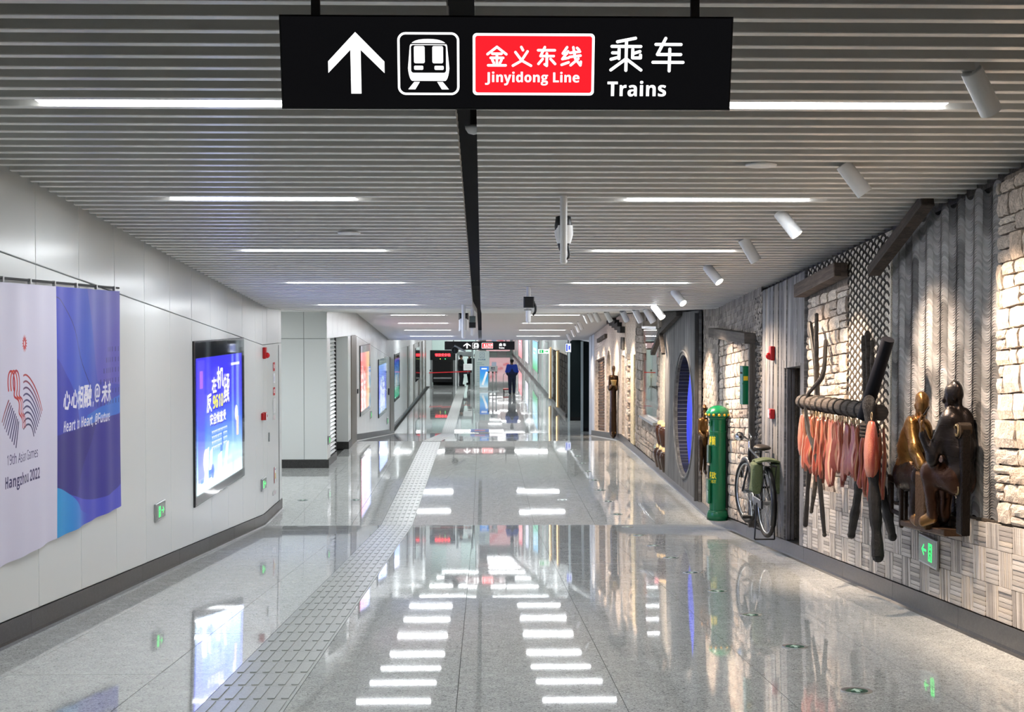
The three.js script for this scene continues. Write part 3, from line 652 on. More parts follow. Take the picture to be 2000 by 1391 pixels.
// a hand with a palm, four curled fingers and a thumb, at p, pointing along u with the palm facing w; s = palm scale
function hand(p, u, w, s, c, curl = 0.8) {
  const U = V(...u).normalize(), Wn = V(...w).normalize(), S = new THREE.Vector3().crossVectors(U, Wn), at = (a, b, d) => { const q = V(...p).addScaledVector(U, a * s).addScaledVector(S, b * s).addScaledVector(Wn, d * s); return [q.x, q.y, q.z]; }, out = [];
  out.push(L(at(0, -0.018, 0), at(0.07, -0.022, 0), 0.017 * s, 0.016 * s, c, 0.02 * s), L(at(0, 0.016, 0), at(0.07, 0.022, 0), 0.017 * s, 0.015 * s, c, 0.02 * s));
  [[-0.03, 0.045], [-0.01, 0.05], [0.011, 0.047], [0.03, 0.037]].forEach(([b, l]) => {
    const k1 = at(0.08, b, 0), k2 = at(0.08 + l * 0.8, b, l * curl * 0.7), k3 = at(0.08 + l * (1.1 - curl * 0.6), b, l * (0.3 + curl * 1.1));
    out.push(L(k1, k2, 0.0095 * s, 0.0085 * s, c, 0.006 * s), L(k2, k3, 0.0085 * s, 0.007 * s, c, 0.006 * s));
  });
  out.push(L(at(0.015, -0.03, 0.006), at(0.05, -0.052, 0.02), 0.012 * s, 0.0095 * s, c, 0.01 * s), L(at(0.05, -0.052, 0.02), at(0.075, -0.042, 0.034), 0.0095 * s, 0.008 * s, c, 0.006 * s));
  return out;
}
// a head with brow, nose, mouth, chin, ears; h = centre, f = where it looks (unit), s scale (1 = 0.23 m tall)
function head(h, f, s, skin, hair) {
  const F = V(...f).normalize(), side = new THREE.Vector3().crossVectors(F, V(0, 1, 0)).normalize(), up = new THREE.Vector3().crossVectors(side, F), at = (a, b, c) => { const q = V(...h).addScaledVector(F, a * s).addScaledVector(up, b * s).addScaledVector(side, c * s); return [q.x, q.y, q.z]; };
  const P = (a, b, ra, rb, c, k = 0.012) => L(a, b, ra * s, rb * s, c, k * s);
  const out = [P(at(-0.012, 0.035, 0), at(0.008, 0.03, 0), 0.082, 0.078, hair ?? skin, 0.04), P(at(0.02, 0.0, 0), at(0.038, -0.075, 0), 0.062, 0.036, skin, 0.04), P(at(0.05, -0.088, -0.012), at(0.05, -0.088, 0.012), 0.022, 0.022, skin, 0.02)];
  out.push(P(at(0.078, 0.02, -0.03), at(0.078, 0.02, 0.03), 0.012, 0.012, skin), P(at(0.086, 0.008, 0), at(0.104, -0.03, 0), 0.009, 0.014, skin), P(at(0.082, -0.058, -0.016), at(0.082, -0.058, 0.016), 0.009, 0.009, skin), P(at(0.078, -0.072, -0.012), at(0.078, -0.072, 0.012), 0.009, 0.009, skin));
  for (const q of [-1, 1]) out.push(P(at(0.002, 0.008, q * 0.078), at(-0.006, -0.03, q * 0.076), 0.013, 0.009, skin, 0.008), P(at(0.07, 0.004, q * 0.03), at(0.07, 0.004, q * 0.03), 0.013, 0.013, skin, 0.006), P(at(0.058, -0.02, q * 0.042), at(0.05, -0.04, q * 0.04), 0.02, 0.016, skin, 0.02));
  if (hair !== undefined && hair !== skin) out.push(P(at(-0.022, 0.044, -0.03), at(-0.022, 0.044, 0.03), 0.068, 0.068, hair, 0.02), P(at(-0.045, 0.0, 0), at(-0.045, -0.03, 0), 0.062, 0.045, hair, 0.02));
  return out;
}
// ------------------------------------------------------------------ lettering: brush strokes on a 100 x 100 grid, one string of polylines per character
const STROKES = {
  金: '50 5 5 40/50 5 95 40/28 38 72 38/20 58 80 58/50 38 50 92/28 68 36 84/72 68 64 84/8 94 92 94', 义: '48 5 56 20/78 26 48 72 8 95/20 30 50 70 95 95',
  东: '10 20 90 20/42 5 22 48/22 48 85 48/52 35 52 95 42 88/32 62 12 86/70 62 92 86', 线: '30 5 10 35/10 35 30 35/35 25 8 62/8 62 38 56/5 90 38 78/45 32 92 26/42 52 95 45/60 5 70 60 95 92/95 92 97 75/85 60 48 92/78 8 88 18',
  乘: '75 5 25 15/10 28 90 28/50 12 50 95/30 36 30 62/12 46 30 46/8 64 30 58/68 36 68 60 90 60 90 52/68 48 88 42/48 64 8 94/52 64 92 94', 车: '15 22 85 22/42 5 20 50/20 50 85 50/8 72 92 72/54 35 54 96',
  心: '15 45 8 72/32 30 32 82 72 86 80 65/48 18 58 38/78 35 92 62', 相: '8 30 48 30/28 5 28 95/28 35 8 70/28 40 46 60/58 92 58 12 92 12 92 92/58 38 92 38/58 64 92 64/58 90 92 90',
  融: '5 8 50 8/15 20 40 20 40 35 15 35 15 20/8 95 8 45 48 45 48 95/18 58 24 68/38 58 32 68/15 72 42 72/28 72 28 92/58 28 92 28 92 58 58 58 58 28/75 8 75 88/55 90 95 84/85 72 96 94',
  未: '20 25 80 25/8 48 92 48/50 5 50 96/48 50 8 90/52 50 94 90', 来: '15 20 85 20/28 30 36 44/72 30 64 44/8 52 92 52/50 5 50 96/48 54 8 92/52 54 94 92',
  邮: '8 30 48 30 48 88 8 88 8 30/28 10 28 88/8 58 48 58/62 96 62 12 90 12 76 38 92 58 72 66', 政: '5 15 50 15/28 15 28 82/28 45 48 45/12 40 12 84/5 86 50 80/68 5 55 38/62 25 95 25/86 28 50 92/60 40 95 92',
  筒: '25 5 10 25/20 15 45 15/70 5 58 25/65 15 92 15/15 95 15 35 85 35 85 95/32 50 68 50/35 65 65 65 65 85 35 85 35 65',
  请: '15 8 24 18/5 35 22 35 22 85 34 75/40 15 95 15/45 27 90 27/38 40 96 40/68 5 68 40/48 96 48 52 88 52 88 95/48 66 88 66/48 80 88 80', 接: '5 28 35 28/22 5 22 95 12 88/5 65 38 52/65 5 65 14/42 18 95 18/55 22 60 36/82 22 76 36/40 40 96 40/62 48 48 72 88 95/82 58 42 95/40 60 96 60',
  受: '75 5 20 15/20 22 28 34/45 20 50 32/80 18 70 34/10 50 10 38 90 38 90 50/25 55 75 55 20 95/35 62 85 95', 安: '50 3 50 12/10 30 10 18 90 18 90 30/40 28 25 65 75 92/72 45 20 95/8 50 92 50',
  检: '5 28 40 28/22 5 22 95/22 32 5 65/22 40 38 58/68 5 42 38/68 5 96 38/55 40 82 40/50 55 54 80/68 52 70 78/88 50 80 80/45 90 95 90', 全: '50 5 8 42/50 5 92 42/25 48 75 48/25 68 75 68/50 48 50 92/10 92 90 92', 查: '10 18 90 18/50 5 50 48/48 20 10 48/52 20 90 48/28 52 72 52 72 82 28 82 28 52/28 67 72 67/8 94 92 94',
  在: '8 22 92 22/48 5 30 50 8 75/28 48 28 95/42 55 88 55/64 38 64 90/36 92 94 92', 机: '5 28 40 28/22 5 22 95/22 32 5 65/22 38 38 56/55 15 55 60 44 95/55 15 82 15 82 85 96 88 96 72', 场: '5 35 36 35/20 10 20 82/5 86 38 76/46 15 86 15 52 48 92 48 88 90 78 88/66 50 42 82/78 50 58 90', 反: '85 8 20 16 20 55 6 95/22 35 78 35 30 95/32 50 92 95',
};
function glyphs(ctx, text, x, y, size, color, weight = 0.11, gap = 0.1, sx = 1, skew = 0) {
  ctx.save(); ctx.strokeStyle = color; ctx.lineCap = 'round'; ctx.lineJoin = 'round'; ctx.lineWidth = size * weight;
  for (const ch of text) {
    for (const line of (STROKES[ch] ?? '').split('/')) {
      const n = line.split(' ').map(Number); ctx.beginPath();
      for (let i = 0; i < n.length; i += 2) { const px = x + (n[i] + skew * (100 - n[i + 1])) / 100 * size * sx, py = y + n[i + 1] / 100 * size; i ? ctx.lineTo(px, py) : ctx.moveTo(px, py); }
      ctx.stroke();
    }
    x += size * sx * (1 + gap);
  }
  ctx.restore();
}
const fitted = (ctx, text, x, y, width, font, color) => { ctx.save(); ctx.font = font; ctx.fillStyle = color; ctx.textBaseline = 'alphabetic'; const m = ctx.measureText(text).width; ctx.translate(x, y); ctx.scale(width / m, 1); ctx.fillText(text, 0, 0); ctx.restore(); };
const rrect = (ctx, x, y, w, h, r) => { ctx.beginPath(); ctx.moveTo(x + r, y); ctx.arcTo(x + w, y, x + w, y + h, r); ctx.arcTo(x + w, y + h, x, y + h, r); ctx.arcTo(x, y + h, x, y, r); ctx.arcTo(x, y, x + w, y, r); ctx.closePath(); };
const glow = (map, k, color = 0xffffff) => std(0x0b0b0c, 0.25, { map, emissive: color, emissiveMap: map, emissiveIntensity: k });
// a thin printed sheet: width w, height h, facing +z before it is turned
function sheet(w, h, bulge) {
  const g = new THREE.PlaneGeometry(w, h, bulge ? 60 : 1, bulge ? 20 : 1);
  if (bulge) { const p = g.attributes.position; for (let i = 0; i < p.count; i++) p.setZ(i, bulge(p.getX(i), p.getY(i))); g.computeVertexNormals(); }
  return g;
}
// ------------------------------------------------------------------ hanging direction sign
function directionSign(pos, w, h, label, full, tilt, rods, k = 1.7) {
  const t = base('direction_sign', pos, label, 'sign');
  const face = canvasTexture(2048, Math.round(2048 * h / w), (c, X, Y) => {
    c.fillStyle = '#060607'; c.fillRect(0, 0, X, Y);
    const u = full ? X / 880 : X / 1080, ox = full ? 0 : 200, px = v => (v - 547 + ox) * u, py = v => (v - 27) / 180 * Y;
    const U = Y / 180; c.fillStyle = c.strokeStyle = '#ffffff';
    c.beginPath(); const A = [[691, 57], [747, 115], [747, 138], [701, 92], [701, 179], [681, 179], [681, 92], [637, 138], [637, 115]]; A.forEach(([a, b], i) => i ? c.lineTo(px(a), py(b)) : c.moveTo(px(a), py(b))); c.closePath(); c.fill();
    c.lineWidth = 4.5 * U; rrect(c, px(775), py(59), 117 * U, 120 * U, 14 * U); c.stroke();
    c.beginPath(); c.moveTo(px(797), py(84)); c.quadraticCurveTo(px(801), py(70), px(833), py(70)); c.quadraticCurveTo(px(866), py(70), px(870), py(84)); c.lineTo(px(874), py(128)); c.quadraticCurveTo(px(872), py(150), px(866), py(153)); c.lineTo(px(801), py(153)); c.quadraticCurveTo(px(795), py(150), px(793), py(128)); c.closePath(); c.fill();
    c.fillStyle = '#060607'; c.fillRect(px(799), py(78), 69 * U, 2.5 * U);
    rrect(c, px(799), py(82), 69 * U, 55 * U, 5 * U); c.fill(); c.fillStyle = '#ffffff';
    rrect(c, px(805), py(84), 21 * U, 34 * U, 3 * U); c.fill(); rrect(c, px(841), py(84), 21 * U, 34 * U, 3 * U); c.fill(); rrect(c, px(805), py(123), 18 * U, 8 * U, 2 * U); c.fill(); rrect(c, px(845), py(123), 18 * U, 8 * U, 2 * U); c.fill();
    for (const s of [-1, 1]) { c.beginPath(); c.moveTo(px(833 + s * 17), py(155)); c.lineTo(px(833 + s * 28), py(155)); c.lineTo(px(833 + s * 40), py(170)); c.lineTo(px(833 + s * 26), py(170)); c.closePath(); c.fill(); }
    rrect(c, px(920), py(58), 240 * U, 123 * U, 8 * U); c.fill(); c.fillStyle = '#e8141c'; rrect(c, px(925), py(63), 230 * U, 113 * U, 5 * U); c.fill();
    glyphs(c, '金义东线', px(947), py(83), 41 * U, '#ffffff', 0.12, 0.19);
    fitted(c, 'Jinyidong Line', px(947), py(155), 185 * U, 'bold ' + 27 * U + 'px sans-serif', '#ffffff');
    glyphs(c, '乘车', px(1186), py(63), 71 * U, '#ffffff', 0.085, 0.17);
    fitted(c, 'Trains', px(1185), py(182), 119 * U, 'bold ' + 40 * U + 'px sans-serif', '#ffffff');
  });
  const b = new THREE.Group(); b.rotation.x = tilt; b.name = 'lightbox'; t.add(b);
  part(b, 'sign_case', chamfer(w, h, 0.12, 0.004), std(0x08080a, 0.35), V(0, 0, -0.062));
  part(b, 'sign_face', sheet(w - 0.012, h - 0.012), glow(face, k), V(0, 0, 0.001));
  const l = new THREE.RectAreaLight(0xffd8d8, 0.35, w * 0.7, h * 0.6); l.rotation.y = Math.PI; l.position.set(0, 0, 0.01); b.add(l);
  for (const x of rods) part(t, 'hanger', chamfer(0.03, 0.3, 0.02, 0.002), M.dark, V(x, h / 2 + 0.13, -0.06));
  return t;
}
directionSign(W(0.081, 2.553, 4.4), 1.512, 0.308, 'large black hanging sign with arrow, train symbol and red Jinyidong Line box', true, 0.2, [-0.645, 0.64]);
directionSign(V(-0.11, 1.815, -45), 2.41, 0.29, 'small distant black hanging sign with the same arrow and red box', false, 0, [-0.9, 0.9]);
// low exit signs: side -1 left wall, 1 right wall
function exitSign(d, v, side, label, x, w = 0.34, h = 0.16, arrow = side < 0 ? 1 : -1) {
  const t = base('exit_sign', V(x, fy(d) + v, -d), label, 'exit sign', 'low green exit signs');
  t.rotation.y = -side * Math.PI / 2;
  const map = canvasTexture(256, 128, (c, X, Y) => {
    c.fillStyle = '#3a403c'; c.fillRect(0, 0, X, Y); c.fillStyle = c.strokeStyle = '#19e85a';
    const mx = arrow > 0 ? 62 : 150; rrect(c, mx - 4, 18, 58, 94, 3); c.fill(); c.fillStyle = '#0c3a1c'; c.strokeStyle = '#0c3a1c'; c.lineWidth = 8; c.lineCap = 'round';
    c.beginPath(); c.arc(mx + 28, 36, 7, 0, 7); c.fill(); c.beginPath(); c.moveTo(mx + 26, 50); c.lineTo(mx + 22, 72); c.lineTo(mx + 36, 84); c.lineTo(mx + 34, 104); c.moveTo(mx + 22, 72); c.lineTo(mx + 10, 98); c.moveTo(mx + 12, 62); c.lineTo(mx + 26, 52); c.lineTo(mx + 42, 66); c.stroke();
    c.strokeStyle = '#19e85a'; c.lineWidth = 12; const ax = arrow > 0 ? 150 : 110; c.beginPath(); c.moveTo(ax, 64); c.lineTo(ax + arrow * 60, 64); c.moveTo(ax + arrow * 34, 40); c.lineTo(ax + arrow * 60, 64); c.lineTo(ax + arrow * 34, 88); c.stroke();
  });
  part(t, 'frame', chamfer(w, h, 0.02, 0.004), M.steel, V(0, 0, 0.01));
  part(t, 'face', sheet(w - 0.03, h - 0.03), glow(map, 1.6), V(0, 0, 0.0215));
}
exitSign(11.64, 0.572, -1, 'low green exit sign on the left wall between banner and blue light box', LEFT);
exitSign(17.13, 0.555, -1, 'low green exit sign on the left wall under the red alarm box', LEFT);
exitSign(8.865, 0.46, 1, 'low green exit sign in grey frame on the bamboo under the bronze figures', RIGHT - 0.012, 0.36, 0.2);
exitSign(23.0, 0.42, 1, 'small green exit light on the grey stone wall left of the jars', RIGHT - 0.02, 0.18, 0.14);
// ------------------------------------------------------------------ seated bronze figures in relief
const wallGroup = (name, d, v, label, cat, out = 0) => { const t = base(name, W(RIGHT - out, v, d), label, cat); t.rotation.y = -Math.PI / 2; return t; };   // local x runs towards the camera, z out of the wall
const bronze = new THREE.MeshStandardMaterial({ vertexColors: true, metalness: 0.85, roughness: 0.36, roughnessMap: texture(256, (u, v) => { const t = 0.75 + n32(u * 32, v * 32) * 0.5 - 0.1 + n64(u * 64, v * 64) * 0.15; return [t, t, t]; }, false, 3), bumpMap: rough, bumpScale: 0.0015 });
{
  const t = wallGroup('bronze_relief', 9.2, 0.635, 'bronze relief of two seated men facing each other across a block, before roof tiles', 'sculpture'); t.scale.set(1.0, 1, 0.64);
  const pal = [lin(0x6e4f26), lin(0x2c211b), lin(0x7c5a32), lin(0x2b2523), lin(0x40281a), lin(0x7d5a30)], y = (v, x) => v - 0.65 + 0.0794 * x, p = (x, v, z) => [x, y(v, x), z];
  // bald man, jacket 0, trousers 1, skin 2
  const A = [
    L(p(0.08, 1.02, 0.13), p(0.2, 1.16, 0.13), 0.13, 0.125, 0, 0.06), L(p(0.16, 1.18, 0.07), p(0.26, 1.31, 0.07), 0.1, 0.085, 0, 0.05), L(p(0.16, 1.18, 0.19), p(0.27, 1.32, 0.19), 0.1, 0.085, 0, 0.05), L(p(0.27, 1.34, 0.13), p(0.33, 1.42, 0.14), 0.055, 0.045, 2, 0.03),
    L(p(0.32, 1.33, 0.22), p(0.44, 1.17, 0.25), 0.066, 0.056, 0, 0.04), L(p(0.44, 1.17, 0.25), p(0.55, 1.07, 0.23), 0.055, 0.045, 0, 0.03), L(p(0.55, 1.07, 0.23), p(0.6, 1.04, 0.22), 0.026, 0.024, 2, 0.02), L(p(0.29, 1.31, 0.06), p(0.44, 1.12, 0.08), 0.06, 0.05, 0, 0.04), L(p(0.44, 1.12, 0.08), p(0.62, 1.05, 0.14), 0.048, 0.035, 0, 0.03),
    L(p(0.08, 0.98, 0.19), p(0.44, 1.0, 0.21), 0.1, 0.075, 1, 0.05), L(p(0.44, 1.0, 0.21), p(0.37, 0.74, 0.21), 0.072, 0.056, 1, 0.04), L(p(0.08, 0.98, 0.08), p(0.46, 1.0, 0.08), 0.1, 0.075, 1, 0.05), L(p(0.46, 1.0, 0.08), p(0.44, 0.74, 0.08), 0.07, 0.056, 1, 0.04),
    L(p(0.35, 0.71, 0.21), p(0.46, 0.69, 0.23), 0.044, 0.036, 2, 0.02), L(p(0.44, 0.71, 0.08), p(0.54, 0.69, 0.08), 0.044, 0.036, 1, 0.02),
    ...hand(p(0.6, 1.04, 0.22), [0.8, -0.35, -0.1], [0.2, -1, 0], 0.86, 2, 0.5), ...head(p(0.37, 1.475, 0.14), [0.75, -0.5, 0.42], 0.84, 2),
  ];
  part(t, 'bald_man', bodyMesh(A, 0.03, 0.0085, pal, 0.0045), bronze);
  const B = [
    L(p(1.08, 1.02, 0.13), p(1.06, 1.18, 0.13), 0.12, 0.12, 3, 0.06), L(p(1.05, 1.2, 0.07), p(1.03, 1.37, 0.07), 0.1, 0.085, 3, 0.05), L(p(1.05, 1.2, 0.19), p(1.03, 1.37, 0.19), 0.1, 0.085, 3, 0.05), L(p(1.02, 1.37, 0.13), p(1.0, 1.45, 0.13), 0.056, 0.05, 3, 0.03), L(p(0.97, 1.38, 0.18), p(0.98, 1.42, 0.1), 0.03, 0.03, 1, 0.01),
    L(p(1.02, 1.36, 0.24), p(0.99, 1.14, 0.36), 0.066, 0.054, 3, 0.04), L(p(0.99, 1.14, 0.36), p(0.95, 1.28, 0.43), 0.05, 0.036, 3, 0.03), L(p(0.95, 1.28, 0.43), p(0.945, 1.31, 0.435), 0.024, 0.022, 2, 0.02), L(p(1.0, 1.34, 0.07), p(0.9, 1.14, 0.1), 0.06, 0.05, 3, 0.04), L(p(0.9, 1.14, 0.1), p(0.76, 1.06, 0.15), 0.046, 0.034, 3, 0.03),
    L(p(1.08, 1.0, 0.19), p(0.88, 1.03, 0.33), 0.095, 0.075, 4, 0.05), L(p(0.88, 1.03, 0.33), p(0.9, 0.78, 0.3), 0.07, 0.054, 4, 0.04), L(p(1.08, 1.0, 0.09), p(0.82, 1.08, 0.12), 0.1, 0.078, 4, 0.05), L(p(0.82, 1.08, 0.12), p(0.8, 0.78, 0.12), 0.07, 0.055, 4, 0.04), L(p(0.9, 0.75, 0.3), p(0.84, 0.72, 0.37), 0.042, 0.034, 2, 0.02), L(p(0.8, 0.74, 0.12), p(0.72, 0.71, 0.13), 0.042, 0.034, 1, 0.02),
    ...hand(p(0.945, 1.31, 0.435), [-0.1, 0.9, 0.1], [0.8, 0.1, -0.5], 0.84, 2, 0.9), ...head(p(1.0, 1.525, 0.16), [-0.42, -0.05, 0.9], 0.84, 1, 3),
  ];
  part(t, 'smoking_man', bodyMesh(B, 0.03, 0.0085, pal, 0.0045), bronze);
  part(t, 'pipe', merge([rod(V(...p(0.945, 1.37, 0.46)), V(...p(1.0, 1.46, 0.4)), 0.007, 0.006), rod(V(...p(0.94, 1.36, 0.46)), V(...p(0.936, 1.385, 0.46)), 0.013, 0.015)]), std(0x2a221c, 0.4, { metalness: 0.7 }));
  const plain = (hex, r = 0.45) => std(hex, r, { metalness: 0.75, bumpMap: rough, bumpScale: 0.006 }), bl = part(t, 'block', chamfer(0.2, 0.36, 0.17, 0.014), plain(0x4a3520, 0.6), V(0.65, y(0.845, 0.65), 0.22));
  part(bl, 'coins', merge(Array.from({ length: 14 }, (_, i) => new THREE.SphereGeometry(0.011, 8, 6).scale(1, 0.6, 1).translate(rr(-0.08, 0.08), 0.183, rr(-0.06, 0.06)))), plain(0x2d251e));
  const stool = new THREE.Group(); stool.name = 'stool'; t.add(stool); stool.position.set(0.0, y(0.0, 0), 0.14);
  part(stool, 'seat', chamfer(0.3, 0.05, 0.22, 0.01), plain(0x3b2c22), V(0, 0.95, 0)); for (const a of [-1, 1]) for (const b of [-1, 1]) part(stool, 'leg', chamfer(0.04, 0.31, 0.04, 0.006), plain(0x33261e), V(a * 0.11, 0.785, b * 0.08)); part(stool, 'stretcher', chamfer(0.2, 0.03, 0.025, 0.004), plain(0x33261e), V(0, 0.72, 0.08));
  const post = part(t, 'post', chamfer(0.1, 0.66, 0.09, 0.01), plain(0x17110d), V(1.17, y(0.99, 1.17), 0.15)); part(post, 'scroll', new THREE.CylinderGeometry(0.05, 0.05, 0.11, 20).rotateX(Math.PI / 2), plain(0x2e2216), V(0, 0.32, 0.0)); part(post, 'ring', new THREE.TorusGeometry(0.034, 0.008, 8, 20), plain(0x9a8a6a, 0.3), V(-0.02, 0.32, 0.062)); part(post, 'ring', new THREE.TorusGeometry(0.03, 0.007, 8, 20), plain(0x9a8a6a, 0.3), V(-0.02, -0.05, 0.055));
  part(t, 'base_slab', chamfer(0.9, 0.04, 0.24, 0.008), plain(0x4a3626), V(0.55, y(0.655, 0.55), 0.12), [0, 0, 0.0794]);
}
// ------------------------------------------------------------------ standing bronze figures
{
  const t = wallGroup('bronze_figure', 17.85, 0.585, 'small standing bronze worker on the wall between the round gate and the green post box', 'sculpture', 0.05); t.scale.z = 0.6; const pal = [lin(0x5a3f20), lin(0x3a2a1c), lin(0x6a4e2c)];
  const A = [L([0, 0.46, 0.0], [0.02, 0.6, 0], 0.085, 0.085, 0, 0.05), L([0.02, 0.62, -0.05], [0.03, 0.72, -0.05], 0.07, 0.06, 0, 0.04), L([0.02, 0.62, 0.05], [0.03, 0.72, 0.05], 0.07, 0.06, 0, 0.04), L([0.03, 0.76, 0], [0.05, 0.82, 0], 0.035, 0.033, 2, 0.02), L([0.03, 0.73, 0.1], [0.07, 0.58, 0.12], 0.045, 0.036, 0, 0.03), L([0.07, 0.58, 0.12], [0.2, 0.54, 0.07], 0.034, 0.024, 2, 0.02), L([0.03, 0.73, -0.1], [0.08, 0.58, -0.08], 0.045, 0.036, 0, 0.03), L([0.08, 0.58, -0.08], [0.2, 0.55, -0.02], 0.034, 0.024, 2, 0.02),
    L([0, 0.46, 0.05], [0.03, 0.26, 0.06], 0.07, 0.05, 1, 0.03), L([0.03, 0.26, 0.06], [-0.02, 0.05, 0.06], 0.05, 0.036, 1, 0.03), L([0, 0.46, -0.05], [-0.02, 0.26, -0.05], 0.07, 0.05, 1, 0.03), L([-0.02, 0.26, -0.05], [-0.08, 0.05, -0.05], 0.05, 0.036, 1, 0.03), L([-0.03, 0.03, 0.06], [0.07, 0.02, 0.07], 0.03, 0.024, 1, 0.02), L([-0.09, 0.03, -0.05], [0.01, 0.02, -0.05], 0.03, 0.024, 1, 0.02), ...hand([0.2, 0.54, 0.07], [1, 0.1, -0.2], [0, 0, -1], 0.55, 2), ...hand([0.2, 0.55, -0.02], [1, 0.1, 0.1], [0, 0, 1], 0.55, 2), ...head([0.06, 0.88, 0], [0.9, -0.1, 0.4], 0.55, 2, 1)];
  part(t, 'figure', bodyMesh(A, 0.02, 0.007, pal, 0.002), bronze);
  part(t, 'cap', lathe([[0.001, 0.03], [0.04, 0.02], [0.048, -0.01], [0.07, -0.018], [0.05, -0.022]], 20), std(0x5a3f28, 0.4, { metalness: 0.8 }), V(0.055, 0.935, 0));
  const u = wallGroup('bronze_figure', 29.8, 0.15, 'tall bronze figure in long robe carrying a basket, before the plaster wall in the distance', 'sculpture', 0.1); u.scale.z = 0.5;
  const B = [L([0, 0.5, 0], [0, 1.1, 0], 0.15, 0.14, 1, 0.05), L([0, 0.06, 0], [0, 0.5, 0], 0.17, 0.15, 1, 0.05), L([0, 1.1, -0.08], [0, 1.26, -0.07], 0.09, 0.08, 1, 0.05), L([0, 1.1, 0.08], [0, 1.26, 0.07], 0.09, 0.08, 1, 0.05), L([0, 1.3, 0], [0.02, 1.38, 0], 0.05, 0.045, 2, 0.02), L([0, 1.28, 0.16], [0.06, 1.04, 0.19], 0.06, 0.05, 1, 0.04), L([0.06, 1.04, 0.19], [0.2, 1.12, 0.1], 0.045, 0.035, 2, 0.03), L([0, 1.28, -0.16], [0.06, 1.04, -0.14], 0.06, 0.05, 1, 0.04), L([0.06, 1.04, -0.14], [0.2, 1.12, -0.05], 0.045, 0.035, 2, 0.03), L([0.05, 0.03, 0.08], [0.16, 0.02, 0.08], 0.04, 0.03, 0, 0.02), L([0.05, 0.03, -0.08], [0.16, 0.02, -0.08], 0.04, 0.03, 0, 0.02), ...hand([0.2, 1.12, 0.1], [1, 0.2, -0.3], [0, 1, 0], 0.8, 2), ...hand([0.2, 1.12, -0.05], [1, 0.2, 0.2], [0, 1, 0], 0.8, 2), ...head([0.03, 1.46, 0], [1, -0.1, 0.3], 0.85, 2, 1)];
  part(u, 'figure', bodyMesh(B, 0.03, 0.012, pal, 0.003), bronze);
  part(u, 'basket', lathe([[0.001, 0], [0.08, 0.0], [0.13, 0.1], [0.14, 0.12], [0.12, 0.115]], 20), std(0xb59a62, 0.5, { metalness: 0.6 }), V(0.26, 1.12, 0.03));
}
